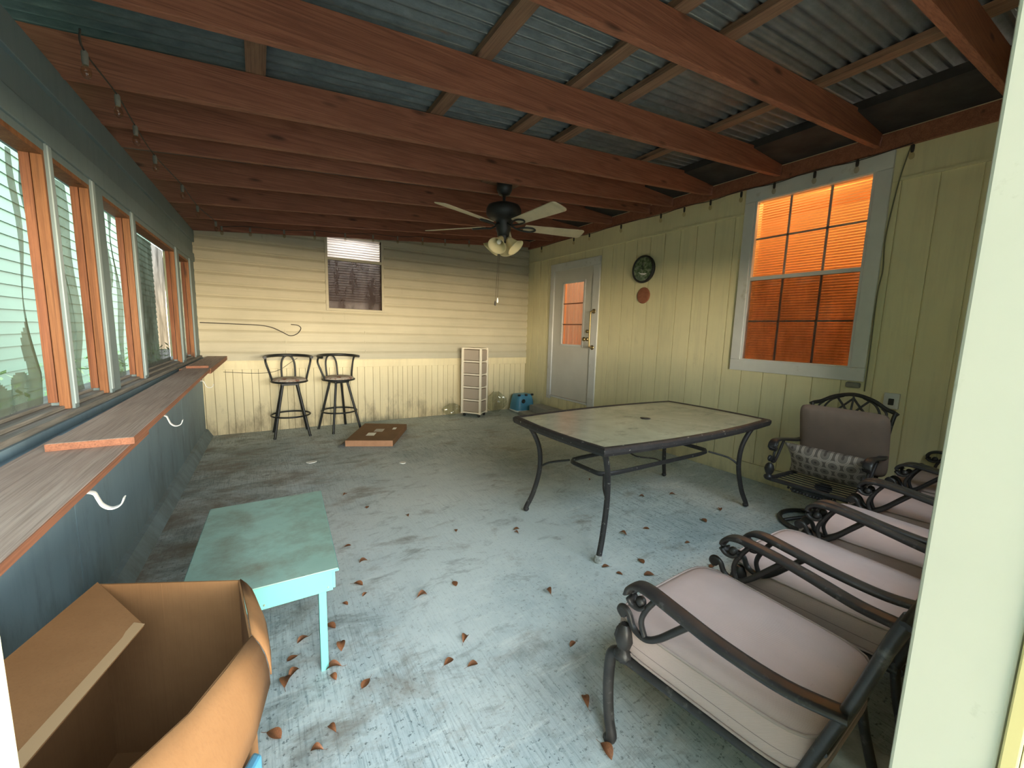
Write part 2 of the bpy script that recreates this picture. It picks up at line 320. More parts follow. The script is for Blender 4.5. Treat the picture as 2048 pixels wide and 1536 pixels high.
# ------------------------------------------------------------ mesh helpers
class MB:
    def __init__(s, tf=None): s.v = []; s.f = []; s.tf = tf; s.sm = []
    def add(s, vs, fs, smooth=False):
        o = len(s.v); s.v += [tuple(s.tf(Vector(v))) if s.tf else tuple(v) for v in vs]
        s.f += [tuple(i + o for i in f) for f in fs]; s.sm += [smooth] * len(fs); return s
    def box(s, x0, x1, y0, y1, z0, z1):
        return s.hexa([(x0, y0, z0), (x1, y0, z0), (x1, y1, z0), (x0, y1, z0)], [(x0, y0, z1), (x1, y0, z1), (x1, y1, z1), (x0, y1, z1)])
    def hexa(s, b, t):
        return s.add(list(b) + list(t), [(3, 2, 1, 0), (4, 5, 6, 7), (0, 1, 5, 4), (1, 2, 6, 5), (2, 3, 7, 6), (3, 0, 4, 7)])
    def prism(s, pts, z0, z1):
        n = len(pts); vs = [(x, y, z0) for x, y in pts] + [(x, y, z1) for x, y in pts]
        return s.add(vs, [tuple(range(n - 1, -1, -1)), tuple(range(n, 2 * n))] + [(i, (i + 1) % n, n + (i + 1) % n, n + i) for i in range(n)])
    def lathe(s, prof, c=(0, 0, 0), seg=24, flute=0, axis='z', caps=True):
        vs = []; n = len(prof)
        for k in range(seg):
            a = 2 * math.pi * k / seg
            for r, z in prof:
                rr = r * (1 + (flute * (1 if k % 2 else -1) if flute else 0))
                p = (rr * math.cos(a), rr * math.sin(a), z)
                if axis == 'x': p = (z, p[0], p[1])
                if axis == 'y': p = (p[0], z, p[1])
                vs.append((p[0] + c[0], p[1] + c[1], p[2] + c[2]))
        fs = [(k * n + i, ((k + 1) % seg) * n + i, ((k + 1) % seg) * n + i + 1, k * n + i + 1) for k in range(seg) for i in range(n - 1)]
        s.add(vs, fs, True)
        for i in ((0, n - 1) if caps else ()):
            if prof[i][0] > 1e-5: s.add([vs[k * n + i] for k in range(seg)], [tuple(range(seg))])
        return s
    def tube(s, pts, r, seg=8, closed=False, flat=None, up=None, caps=True, sq=0):
        """sweep; r number or list; flat=(w,h) gives an elliptical strap, up = reference normal"""
        P = [Vector(p) for p in pts]; n = len(P); vs = []
        rs = r if isinstance(r, (list, tuple)) else [r] * n
        T = []
        for i in range(n):
            a = P[(i - 1) % n] if closed or i > 0 else P[i]; b = P[(i + 1) % n] if closed or i < n - 1 else P[i]
            T.append((b - a).normalized())
        N = Vector(up) if up else (Vector((0, 0, 1)) if abs(T[0].z) < .9 else Vector((1, 0, 0)))
        N = (N - T[0] * N.dot(T[0])).normalized()
        for i in range(n):
            N = (Vector(up) if up else N); N = N - T[i] * N.dot(T[i])
            N = N.normalized() if N.length > 1e-6 else T[i].orthogonal().normalized(); B = T[i].cross(N)
            for k in range(seg):
                a = 2 * math.pi * k / seg
                w, h = (flat[0] / 2, flat[1] / 2) if flat else (1, 1)
                q = rs[i]; ca, sa = math.cos(a), math.sin(a)
                if sq: f_ = (abs(ca) ** sq + abs(sa) ** sq) ** (-1 / sq); ca *= f_; sa *= f_
                vs.append(P[i] + B * (ca * w * q) + N * (sa * h * q))
        m = n if closed else n - 1
        fs = [(i * seg + k, ((i + 1) % n) * seg + k, ((i + 1) % n) * seg + (k + 1) % seg, i * seg + (k + 1) % seg) for i in range(m) for k in range(seg)]
        s.add(vs, fs, True)
        if not closed and caps: s.add(vs[:seg], [tuple(range(seg))]); s.add(vs[-seg:], [tuple(range(seg))])
        return s
    def ball(s, c, r, seg=12, ring=8, sz=1):
        return s.lathe([(max(1e-6, r * math.sin(math.pi * i / ring)), -r * sz * math.cos(math.pi * i / ring)) for i in range(ring + 1)], c, seg)
    def build(s, name, m, parent=None, bevel=0, loc=None, rot=None):
        me = bpy.data.meshes.new(name); me.from_pydata(s.v, [], s.f)
        import bmesh as _b
        b = _b.new(); b.from_mesh(me)
        for f, sm in zip(b.faces, s.sm): f.smooth = sm
        _b.ops.recalc_face_normals(b, faces=b.faces); b.to_mesh(me); b.free()
        o = bpy.data.objects.new(name, me); COL.objects.link(o)
        for x in (m if isinstance(m, list) else [m]): me.materials.append(MT[x])
        if parent: o.parent = parent
        if loc: o.location = loc
        if rot: o.rotation_euler = rot
        if bevel:
            bv = o.modifiers.new('bevel', 'BEVEL'); bv.width = bevel; bv.segments = 2; bv.limit_method = 'ANGLE'
        return o
def tag(o, label, cat, group=None, kind=None):
    o['label'] = label; o['category'] = cat
    if group: o['group'] = group
    if kind: o['kind'] = kind
    return o
def struct(o): o['kind'] = 'structure'; return o
def empty(name, loc=(0, 0, 0), rz=0):
    o = bpy.data.objects.new(name, None); COL.objects.link(o); o.location = loc; o.rotation_euler = (0, 0, rz); o.empty_display_size = .1; return o
def copy_tree(root, loc, rz, label):
    c = root.copy(); COL.objects.link(c); c.location = loc; c.rotation_euler = (0, 0, rz); c['label'] = label
    for ch in list(root.children):
        d = ch.copy(); COL.objects.link(d); d.parent = c
        for g in list(ch.children):
            h = g.copy(); COL.objects.link(h); h.parent = d
    return c
def spline(pts, n=6, closed=False):
    P = [Vector(p) for p in pts]; out = []; m = len(P)
    rng = range(m if closed else m - 1)
    for i in rng:
        p0 = P[(i - 1) % m] if closed or i > 0 else P[i]; p1 = P[i]; p2 = P[(i + 1) % m]
        p3 = P[(i + 2) % m] if closed or i < m - 2 else P[(i + 1) % m]
        for k in range(n):
            t = k / n
            out.append(.5 * ((2 * p1) + (p2 - p0) * t + (2 * p0 - 5 * p1 + 4 * p2 - p3) * t * t + (3 * p1 - p0 - 3 * p2 + p3) * t ** 3))
    if not closed: out.append(P[-1])
    return out

# ------------------------------------------------------------ room shell
XR, YB = 4.125, 6.16
def roofz(x): return 2.46 + .0865 * (x + .6)          # underside of the rafters
WD = Vector((.0253, 1, 0)).normalized(); WN = Vector((1, -.0253, 0)).normalized(); W0 = Vector((-.77566, 0, 0))
def LW(v): return W0 + WN * v[0] + WD * v[1] + Vector((0, 0, v[2]))   # knee-wall frame: x = towards the room

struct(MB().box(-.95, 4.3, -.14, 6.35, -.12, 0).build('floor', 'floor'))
struct(MB().box(-30, 30, -30, 30, -.2, -.141).build('ground', 'paving'))

# right wall: grooved panels
gy = [.772 - .2083 * 3 + .2083 * k for k in range(32)]
def grooved(mb, y0, y1, z0, z1, cuts):
    ys = [y0] + [g for g in cuts if y0 + .004 < g < y1 - .004] + [y1]
    for i in range(len(ys) - 1):
        a = ys[i] + (.004 if i else 0); b = ys[i + 1] - (.004 if i < len(ys) - 2 else 0)
        mb.box(XR, XR + .012, a, b, z0, z1)
rw = MB()
WIN = (1.335, 2.26, 1.17, 2.72); DR = (4.42, 5.40, .36, 2.40)
zones = [(.12, WIN[0], .16, 2.60), (WIN[0], WIN[1], .16, WIN[2]), (WIN[1], DR[0], .16, 2.60), (DR[0], DR[1], .16, DR[2]), (DR[1], 6.2, .16, 2.60)]
zones[1] = (WIN[0], WIN[1], .16, WIN[2])
for a, b, c, d in zones: grooved(rw, a, b, c, d, gy)
rw.f = rw.f
for a, b, c, d in ((.12, WIN[0], 2.61, 2.98), (WIN[1], 6.2, 2.61, 2.98), (WIN[0], WIN[1], WIN[3], 2.98), (DR[0], DR[1], DR[3], 2.60)):
    rw.box(XR, XR + .012, a, b, c, d)
rwall = struct(rw.build('wall_right', 'rwall'))
g = MB()
for a, b, c, d in ((.12, WIN[0], 0, 3.05), (WIN[1], DR[0], 0, 3.05), (DR[1], 6.2, 0, 3.05), (WIN[0], WIN[1], 0, WIN[2]), (WIN[0], WIN[1], WIN[3], 3.05), (DR[0], DR[1], 0, DR[2]), (DR[0], DR[1], DR[3], 3.05)):
    g.box(XR + .010, XR + .15, a, b, c, d)
g.build('wall_backing', 'rwall', rwall)
struct(MB().box(XR - .016, XR + .02, .14, 6.16, 0.0, .158).build('baseboard_right', 'rwall', bevel=.003))
MB().box(XR - .014, XR + .004, .14, 1.24, 2.596, 2.616).box(XR - .014, XR + .004, 2.35, 6.13, 2.596, 2.616).build('ledge_strip', 'rwall', rwall)

# back wall: lap siding above, beadboard below
bw = MB()
BW = (.83, 1.545, 1.65, 2.64)
z = 0.935; k = 0
while z < 3.1:
    z1 = z + .136
    for (a, b) in ((-.75, BW[0]), (BW[1], 4.3)) if (z1 > BW[2] and z < BW[3]) else ((-.75, 4.3),):
        pf = [(YB - .026, z), (YB - .024, z + .085), (YB - .015, z + .104), (YB - .006, z + .116), (YB - .004, z1 + .002), (YB + .03, z1 + .002), (YB + .03, z)]
        m_ = len(pf)
        bw.add([(a, y, q_) for y, q_ in pf] + [(b, y, q_) for y, q_ in pf], [tuple(range(m_)), tuple(range(2 * m_ - 1, m_ - 1, -1))] + [(i, (i + 1) % m_, m_ + (i + 1) % m_, m_ + i) for i in range(m_)])
    z = z1
bwall = struct(bw.build('wall_back', 'bwall'))
for a, b, c, d in ((-.9, BW[0], 0, 3.1), (BW[1], 4.3, 0, 3.1), (BW[0], BW[1], 0, BW[2]), (BW[0], BW[1], BW[3], 3.1)):
    pass
g = MB()
for a, b, c, d in ((-.9, BW[0], 0, 3.1), (BW[1], 4.3, 0, 3.1), (BW[0], BW[1], 0, BW[2]), (BW[0], BW[1], BW[3], 3.1)):
    g.box(a, b, YB + .012, YB + .14, c, d)
g.build('wall_backing', 'groove', bwall)
bd = MB(); x = -.7; random.seed(3)
while x < 4.12:
    w = random.choice((.10, .10, .12, .075)); bd.box(x, min(x + w - .005, 4.125), YB - .008, YB + .02, 0, .83); x += w
bd.build('beadboard', 'bead', bwall)
struct(MB().box(-.66, 4.125, YB - .022, YB + .01, .825, .925).box(-.66, 4.125, YB - .032, YB + .01, .922, .938).build('trim_1', 'bead', bevel=.003))
MB().box(.2885, .298, YB - .022, YB, .938, 1.40).box(1.30, 1.308, YB - .020, YB, 1.0, 1.37).build('siding_joint', 'bwall', bwall)

# left wall: knee wall, ledge, mullions and header
lw = MB(LW)
lw.box(-.11, 0, .12, 6.2, 0, .955)
lw.box(-.02, .004, .12, 6.2, 0, .04)
lwall = struct(lw.build('wall_left', 'teal_wall'))
h = MB(LW); h.box(-.11, .0, .12, 6.2, 2.075, 2.46); h.box(-.02, .012, .12, 6.2, 2.105, 2.20); h.box(-.02, .02, .12, 6.2, 2.33, 2.46)
h.build('header_beam', 'header', lwall, bevel=.003)
MB(LW).box(0, .004, .12, 2.395, .08, .95).box(0, .004, 2.40, 4.8, .08, .95).box(0, .004, 4.805, 6.15, .08, .95).build('wall_panel', 'teal_wall', lwall)
struct(MB(LW).hexa([(.0, .2, 0), (.075, .2, 0), (.075, 6.14, 0), (0, 6.14, 0)], [(.0, .2, .10), (.03, .2, .085), (.03, 6.14, .085), (0, 6.14, .10)]).build('baseboard_left', 'teal_wall'))
struct(MB(LW).box(.0, .125, .3, 6.13, .935, .953).box(.0, .03, .3, 6.13, .953, .985).build('trim_2', 'teal_wall'))
sl = MB(LW); sl.box(-.16, .022, .2, 6.13, .985, 1.010); sl.box(-.16, -.02, .2, 6.13, 1.010, 1.026); sl.box(-.16, -.065, .2, 6.13, 1.026, 1.040)
struct(sl.build('trim_3', 'sill', bevel=.003))
wins = [(.55, 1.38), (1.46, 2.506), (2.561, 2.983), (3.167, 3.665), (3.79, 5.05), (5.25, 5.80)]
prev = .12
md = MB(LW)
for a, b in wins:
    md.box(-.070, 0, prev, a, .985, 2.08); prev = b + .0
    md.box(-.012, .008, b, b + .045, 1.0, 2.12)                      # pale cover strip
md.box(-.070, 0, 5.80, 6.2, .985, 2.08)
md.build('mullion', 'header', lwall, bevel=.002)
st = MB(LW)
for a, b in wins: st.box(-.010, .012, b + .001, b + .034, 1.03, 2.10)
st.build('cover_strip', 'stop', lwall, bevel=.002)
for i, (a, b) in enumerate(wins[1:]):
    w = empty('window_%d' % (i + 1)); struct(w)
    MB(LW).box(-.036, -.002, b - .018, b + .002, 1.012, 2.08).build('inner_jamb', 'jamb', w, bevel=.0015)
    MB(LW).box(-.070, -.040, b - .014, b + .002, 1.04, 2.08).build('outer_jamb', 'jamb_dark', w, bevel=.0015)
    MB(LW).box(-.070, -.002, a, b - .018, 2.055, 2.076).build('head_jamb', 'jamb', w)
    # insect screen: sagging sheet, torn in the first and third bays
    ny, nz = 120, 130; vs = []; keep = []
    ph = random.random() * 6
    for r in range(nz + 1):
        for c in range(ny + 1):
            u = a + (b - .014 - a) * c / ny; zz = 1.04 + (2.056 - 1.04) * r / nz
            t = 1 - abs(2 * r / nz - 1)
            wv = .012 * math.sin(u * 26 + ph + zz * 2.5) * (1 - r / nz) + .007 * math.sin(u * 57 + zz * 5) + .010 * math.sin(zz * 9 + u * 7)
            vs.append((-.088 + (1 if i < 3 else .3) * wv * min(1, 3 * t + .2), u, zz))
    fs = []
    for r in range(nz):
        for c in range(ny):
            u = a + (b - a) * (c + .5) / ny; zz = 1.04 + 1.016 * (r + .5) / nz
            cut = False
            if i == 0: cut = zz > 1.16 + .03 * math.sin(u * 30) and 2.15 + .22 * (zz - 1.2) + .02 * math.sin(zz * 7) < u < min(2.40 + .20 * (zz - 1.2) + .012 * math.sin(zz * 23), 2.47)
            if i == 1: cut = zz > 1.9 and 2.66 < u < 2.68 + (zz - 1.9) * .5
            if i == 2: cut = zz > 1.18 and (3.36 < u + .02 * math.sin(zz * 8) < 3.46 + .06 * (zz - 1.6) or 3.51 < u + .02 * math.sin(zz * 6) < 3.60 - .03 * (zz - 1.5))
            if not cut: fs.append((r * (ny + 1) + c, r * (ny + 1) + c + 1, (r + 1) * (ny + 1) + c + 1, (r + 1) * (ny + 1) + c))
    sc = MB(LW).add(vs, fs, True).build('insect_screen', 'screen' if i < 3 else 'screen_dense', w)

# doorway wall around the camera side; unseen window openings added to let in light
fw = MB()
def fbox(a, b, z0): fw.hexa([(a, 0, z0), (b, 0, z0), (b, .136, z0), (a, .136, z0)], [(a, 0, roofz(a) + .21), (b, 0, roofz(b) + .21), (b, .136, roofz(b) + .21), (a, .136, roofz(a) + .21)])
fbox(-.95, -.66, 0); fbox(-.6599, -.165, 2.04); fw.box(-.6599, -.165, 0, .136, 0, .95); fbox(.752, .96, 0); fbox(2.97, 4.28, 0); fbox(.9601, 2.9699, 2.04); fw.box(.9601, 2.9699, 0, .136, 0, 1.10)
for a_, b_ in ((1.90, 2.03),): fw.box(a_, b_, .01, .126, 1.1001, 2.0399)
fbox(-.1649, -.055, 0); fbox(-.0549, .7519, 2.04)
fwall = struct(fw.build('wall_front', 'rwall'))
dj = empty('door_1'); struct(dj)
MB().box(.745, .765, .045, .1362, 0, 2.04).build('right_jamb', 'post', dj, bevel=.004)
MB().box(.741, .765, .030, .0445, 0, 2.04).build('door_stop', 'post_yellow', dj, bevel=.002)
MB().box(.747, .765, -.03, .0295, 0, 2.04).build('outer_casing', 'white_trim', dj, bevel=.002)
MB().box(-.07, -.0555, .02, .138, 0, 1.335).build('left_jamb', 'post_yellow', dj, bevel=.003)
MB().box(-.07, -.0535, .02, .139, 1.337, 2.04).build('upper_left_jamb', 'white_trim', dj, bevel=.004)
MB().box(-.07, .765, .03, .138, 2.025, 2.045).build('head_jamb', 'post', dj)

# corrugated roof
cr = MB(); ny = 6 * 95; vs = []; y0, y1 = -.3, 6.35
xs = (-1.15, 4.13)
for k in range(ny + 1):
    y = y0 + (y1 - y0) * k / ny; dz = .011 * math.sin(2 * math.pi * (y - y0) / .070)
    for x in xs: vs.append((x, y, roofz(x) + .185 + .042 + .011 + dz))
n = len(vs)
fs = [(2 * k, 2 * k + 1, 2 * k + 3, 2 * k + 2) for k in range(ny)]
roof = struct(cr.add(vs, fs, True).build('ceiling', 'metal_roof'))
sm = roof.modifiers.new('thickness', 'SOLIDIFY'); sm.thickness = .002; sm.offset = 1
RY = [(.68, 'nearest the doorway, above the chairs'), (1.37, 'second from the doorway'), (2.07, 'third from the doorway, brightest face'), (2.73, 'fourth from the doorway'),
      (3.21, 'fifth from the doorway, in front of the fan mount'), (3.53, 'sixth from the doorway, just behind the fan mount'), (4.16, 'seventh from the doorway'), (4.84, 'eighth from the doorway'),
      (5.46, 'ninth from the doorway, next to last'), (6.11, 'last one, against the far siding')]
for y, s in RY:
    x0, x1 = -1.05, 4.10
    r = MB(); b = y + .0
    x1 = 4.085
    r.hexa([(x0, b - .04, roofz(x0)), (x1, b - .04, roofz(x1)), (x1, b, roofz(x1)), (x0, b, roofz(x0))],
           [(x0, b - .04, roofz(x0) + .184), (x1, b - .04, roofz(x1) + .184), (x1, b, roofz(x1) + .184), (x0, b, roofz(x0) + .184)])
    o = r.build('roof_rafter', 'rafter', bevel=.003)
    tag(o, 'reddish brown roof rafter, %s' % s, 'rafter', 'rafters under the metal roof')
for x, s in ((0.0, 'leftmost, nearest the window wall'), (1.0, 'second from the window wall'), (1.62, 'third from the window wall'), (2.01, 'fourth from the window wall'), (2.98, 'fifth, second from the yellow wall')):
    r = MB(); zz = roofz(x) + .1855
    r.hexa([(x, -.05, zz), (x + .09, -.05, zz + .0078), (x + .09, 6.2, zz + .0078), (x, 6.2, zz)], [(x, -.05, zz + .038), (x + .09, -.05, zz + .046), (x + .09, 6.2, zz + .046), (x, 6.2, zz + .038)])
    tag(r.build('roof_purlin', 'purlin', bevel=.002), 'weathered batten crossing above the rafters, %s' % s, 'purlin', 'battens above the rafters')
e1 = MB(); e1.hexa([(3.60, .0, roofz(3.6) + .16), (4.085, .0, 2.96), (4.085, 6.15, 2.96), (3.60, 6.15, roofz(3.6) + .16)], [(3.60, .0, roofz(3.6) + .22), (4.12, .0, 3.08), (4.12, 6.15, 3.08), (3.60, 6.15, roofz(3.6) + .22)])
tag(e1.build('old_eave', 'dark'), 'dark blackened old eave between metal roof and yellow wall', 'eave')
tag(MB().box(4.089, 4.123, .14, 6.13, 2.835, 2.955).build('ledger_board', 'rafter'), 'long dark brown ledger board on top of the yellow wall', 'beam')
tag(MB().hexa([(1.78, 3.212, 2.745), (2.12, 3.212, 2.745), (2.12, 3.488, 2.745), (1.78, 3.488, 2.745)], [(1.78, 3.212, 2.785), (2.12, 3.212, 2.785), (2.12, 3.488, 2.785), (1.78, 3.488, 2.785)]).build('fan_mount_board', 'purlin', bevel=.003), 'short board between two rafters that the ceiling fan hangs from', 'board')

# neighbouring house seen through the left windows
nb = MB(); z = -.15
while z < 4.4:
    nb.hexa([(-2.9, -6, z), (-2.572, -6, z), (-2.572, 16, z), (-2.9, 16, z)], [(-2.9, -6, z + .15), (-2.59, -6, z + .15), (-2.59, 16, z + .15), (-2.9, 16, z + .15)]); z += .15
nh = empty('neighbor_house', (0, 0, 0)); tag(nh, 'pale mint house with lap siding outside the left windows', 'house')
nb.build('lap_siding', 'siding_out', nh)
MB().hexa([(-2.42, -6, 4.35), (-2.42, 16, 4.35), (-6.5, 16, 5.4), (-6.5, -6, 5.4)], [(-2.42, -6, 4.43), (-2.42, 16, 4.43), (-6.5, 16, 5.5), (-6.5, -6, 5.5)]).build('roof_eave', 'header', nh)
hd = MB(); random.seed(11)
for k in range(1500):
    y = random.uniform(.2, 14); zz = random.uniform(-.13, .95) * (1 - .3 * random.random()); x = random.uniform(-2.35, -2.0)
    a = random.random() * 6.28; s = random.uniform(.03, .07)
    d = Vector((math.cos(a), math.sin(a), random.uniform(-.6, .9))) * s; q = Vector((-math.sin(a), math.cos(a), .3)) * s * .4
    c = Vector((x, y, zz)); hd.add([c - d, c + q, c + d, c - q], [(0, 1, 2, 3)])
MT['hedge'] = mat('hedge_leaves', (.24, .38, .16), (.14, .24, .09), 9, rough=.7)
tag(hd.build('hedge', 'hedge'), 'low green hedge growing outside below the left windows', 'hedge', kind='stuff')

# interiors behind the lit windows
def room_box(name, x0, x1, y0, y1, z0, z1, open_side, m='warm_room'):
    r = MB(); t = .03
    if open_side != 'x0': r.box(x0 - t, x0, y0, y1, z0, z1)
    if open_side != 'x1': r.box(x1, x1 + t, y0, y1, z0, z1)
    if open_side != 'y0': r.box(x0, x1, y0 - t, y0, z0, z1)
    if open_side != 'y1': r.box(x0, x1, y1, y1 + t, z0, z1)
    r.box(x0, x1, y0, y1, z0 - t, z0); r.box(x0, x1, y0, y1, z1, z1 + t)
    return struct(r.build(name, m))
room_box('wall_house_interior', XR + .152, 6.0, .6, 6.1, .2, 3.0, 'x0')
room_box('wall_far_room', .4, 2.2, YB + .142, 7.3, 1.0, 3.0, 'y0', 'pale_room')
def lamp(name, loc, e, c, r=.12):
    l = bpy.data.lights.new(name, 'POINT'); l.energy = e; l.color = c; l.shadow_soft_size = r
    o = bpy.data.objects.new(name, l); COL.objects.link(o); o.location = loc
lamp('kitchen_lamp', (4.9, 2.0, 2.86), 24, (1, .50, .16))
lamp('hall_lamp', (5.1, 4.9, 2.5), 9, (1, .70, .46))
lamp('added_blind_daylight', (1.2, YB + .35, 2.85), 22.0, (.72, .86, 1), .15)  # added light imitating daylight on the upper blinds, not a real lamp
lamp('far_room_lamp', (1.5, YB + .5, 1.35), .8, (1, .45, .2), .08)

# big right window
w = empty('window_6'); struct(w)
fr = MB(); f0, f1 = XR - .022, XR + .01
y0, y1, z0, z1 = WIN
fr.box(f0, f1, 1.245, y0 + .01, 1.186, 2.699).box(f0, f1, y1 - .01, 2.345, 1.186, 2.699).box(f0, f1, 1.245, 2.345, 1.075, 1.185).box(f0, f1, 1.245, 2.345, 2.70, 2.83)
fr.build('casing', 'white_trim', w, bevel=.004)
sf = MB()
for (a, b, c, d) in ((y0, y0 + .03, z0, z1), (y1 - .03, y1, z0, z1), (y0 + .0305, y1 - .0305, z0, z0 + .025), (y0 + .0305, y1 - .0305, z1 - .025, z1), (y0 + .0305, y1 - .0305, 1.955, 1.99)): sf.box(XR - .012, XR + .035, a, b, c, d)
sf.build('sash_frame', 'white_trim', w, bevel=.002)
MB().box(XR + .02, XR + .024, y0, y1, z0, z1).build('pane', 'glass', w)
mu = MB(); dy = (y1 - y0) / 3
for a, b in ((z0, 1.96), (1.985, z1)):
    for k in (1, 2): mu.box(XR + .026, XR + .036, y0 + dy * k - .009, y0 + dy * k + .009, a, b)
    mu.box(XR + .026, XR + .036, y0, y1, (a + b) / 2 - .009, (a + b) / 2 + .009)
mu.build('muntin', 'white_trim', w)
MB().add([(XR - .004, y0 + .02, z0 + .02), (XR - .004, y1 - .02, z0 + .02), (XR - .004, y1 - .02, 1.96), (XR - .004, y0 + .02, 1.96)], [(0, 1, 2, 3)]).build('lower_screen', 'dark_screen', w)
bl = MB(); z = z0 + .01
while z < z1 - .02:
    bl.add([(XR + .070, y0 + .005, z), (XR + .070, y1 - .005, z), (XR + .084, y1 - .005, z + .019), (XR + .084, y0 + .005, z + .019)], [(0, 1, 2, 3)]); z += .0235
bl.build('blind', 'blind', w)

# back window
w = empty('window_7'); struct(w)
a, b, c, d = BW; f = MB(); q = YB - .036
for t in ((a - .035, a, c - .035, d), (b, b + .035, c - .035, d), (a, b, c - .035, c), (a, b, d - .02, d), (a, b, 2.30, 2.335)): f.box(t[0], t[1], q, YB + .03, t[2], t[3])
f.build('casing', 'bwall', w, bevel=.003)
MB().box(a, b, YB + .012, YB + .016, c, d).build('pane', 'glass_dark', w)
MB().add([(a, YB - .004, c), (b, YB - .004, c), (b, YB - .004, 2.30), (a, YB - .004, 2.30)], [(0, 1, 2, 3)]).build('lower_screen', 'sooty_screen', w)
bl = MB(); z = c + .10
while z < d:
    bl.add([(a, YB + .05, z + .022), (b, YB + .05, z + .022), (b, YB + .078, z), (a, YB + .078, z)], [(0, 1, 2, 3)]); z += .034
bl.build('blind', 'white_blind', w)

# house door on the right wall
w = empty('door_2'); struct(w)
f = MB(); f.box(XR - .018, XR + .01, 5.365, 5.465, .30, 2.374).box(XR - .018, XR + .01, 4.32, 4.455, .30, 2.374).box(XR - .018, XR + .01, 4.32, 5.465, 2.375, 2.49).box(XR - .03, XR + .01, 4.456, 5.364, .335, .362)
f.build('casing', 'white_trim', w, bevel=.004)
s = MB(); X0, X1 = XR + .0, XR + .04; gw = (4.64, 5.14, 1.21, 2.175)
for t in ((4.455, gw[0], .365, 2.375), (gw[1], 5.365, .365, 2.375), (gw[0], gw[1], .365, gw[2]), (gw[0], gw[1], gw[3], 2.375)): s.box(X0, X1, *t)
slab = s.build('door_slab', 'door', w)
f = MB()
for t in ((gw[0] - .02, gw[0] + .015, gw[2] - .02, gw[3] + .02), (gw[1] - .015, gw[1] + .02, gw[2] - .02, gw[3] + .02), (gw[0], gw[1], gw[2] - .02, gw[2] + .015), (gw[0], gw[1], gw[3] - .015, gw[3] + .02)): f.box(XR - .008, XR + .005, *t)
f.build('glazing_frame', 'white_trim', w, bevel=.002)
MB().box(XR + .01, XR + .014, *gw).build('pane', 'glass', w)
f = MB()
for k in (1, 2): f.box(XR + .016, XR + .022, gw[0], gw[1], gw[2] + (gw[3] - gw[2]) * k / 3 - .008, gw[2] + (gw[3] - gw[2]) * k / 3 + .008)
f.build('muntin', 'shelf_edge', w)
cu = MB(); n = 60; vs = []
for k in range(n + 1):
    y = gw[0] + (gw[1] - gw[0]) * k / n; x = XR + .075 + .022 * math.sin(k * .85) + .010 * math.sin(k * 2.1)
    vs += [(x, y, gw[2] - .03), (x, y, gw[3] + .03)]
cu.add(vs, [(2 * k, 2 * k + 2, 2 * k + 3, 2 * k + 1) for k in range(n)], True).build('curtain', 'curtain', w)
kb = MB(); kb.lathe([(.028, 0), (.03, -.012), (.012, -.02), (.012, -.045), (.028, -.055), (.032, -.075), (.02, -.09), (1e-4, -.092)], (XR, 4.525, 1.315), 16, axis='x')
kb.build('door_knob', 'brass', w)
MB().lathe([(.026, 0), (.026, -.018), (.018, -.026), (1e-4, -.026)], (XR, 4.53, 1.43), 16, axis='x').build('deadbolt', 'brass', w)
t = tag(empty('grab_bar', (XR - .02, 4.395, 1.2)), 'brass coloured grab bar mounted upright beside the house door', 'grab bar')
MB().tube(spline([(0, 0, .52), (-.05, 0, .51), (-.065, 0, .47), (-.065, 0, .05), (-.05, 0, .01), (0, 0, 0)], 5), .013, 10).build('bar', 'brass', t)
for zz in (0, .52): MB().lathe([(.034, 0), (.034, -.006), (.018, -.014), (1e-4, -.014)], (.0, 0, zz), 16, axis='x').build('flange', 'brass', t)
tag(MB().prism([(3.66, 5.63), (3.66, 4.3), (4.105, 4.3), (4.105, 5.63)], 0, .06).build('concrete_slab', 'concrete', bevel=.006), 'low concrete pad on the floor in front of the house door', 'concrete pad')
tag(MB().box(3.86, 4.105, 4.45, 5.60, .0605, .17).build('door_step', 'concrete', bevel=.008), 'grey concrete step block right under the house door', 'step')

# ------------------------------------------------------------ shelf boards and hooks
def board(x0, x1, x2, x3, y0, y1, z0, z1, label):
    r = empty('shelf_board'); tag(r, label, 'shelf board', 'boards of the long window shelf')
    MB().hexa([(x0, y0, z0), (x1, y0, z0), (x3, y1, z0), (x2, y1, z0)], [(x0, y0, z1), (x1, y0, z1), (x3, y1, z1), (x2, y1, z1)]).build('board', 'shelf', r, bevel=.002)
    MB().hexa([(x1, y0, z0), (x1 + .002, y0, z0), (x3 + .002, y1, z0), (x3, y1, z0)], [(x1, y0, z1 - .001), (x1 + .002, y0, z1 - .001), (x3 + .002, y1, z1 - .001), (x3, y1, z1 - .001)]).build('front_edge', 'shelf_edge', r)
    MB().hexa([(x0, y0 - .002, z0), (x1, y0 - .002, z0), (x1, y0, z0), (x0, y0, z0)], [(x0, y0 - .002, z1 - .001), (x1, y0 - .002, z1 - .001), (x1, y0, z1 - .001), (x0, y0, z1 - .001)]).build('end_edge', 'shelf_edge', r)
board(-.655, -.405, -.645, -.395, .55, 2.10, .954, .975, 'dusty brown shelf board below the windows, nearest the doorway')
board(-.60, -.388, -.575, -.385, 1.85, 4.42, .976, 1.0, 'dusty shelf board overlapping on top of the nearest board')
board(-.60, -.382, -.55, -.355, 4.44, 6.12, .954, .999, 'dusty shelf board at the far end by the cream siding')
tag(MB().box(-.56, -.40, 4.49, 4.52, .9995, 1.02).build('wood_strip', 'shelf_edge', bevel=.002), 'thin brown stick lying across the far shelf board', 'stick')
hk = MB(); pr = spline([(-.05, 0, .0), (-.01, 0, .001), (.006, 0, -.004), (.012, 0, -.02), (.02, 0, -.040), (.036, 0, -.052), (.055, 0, -.046), (.064, 0, -.026)], 5)
hk.tube(pr, 1, 8, flat=(.026, .004), up=None)
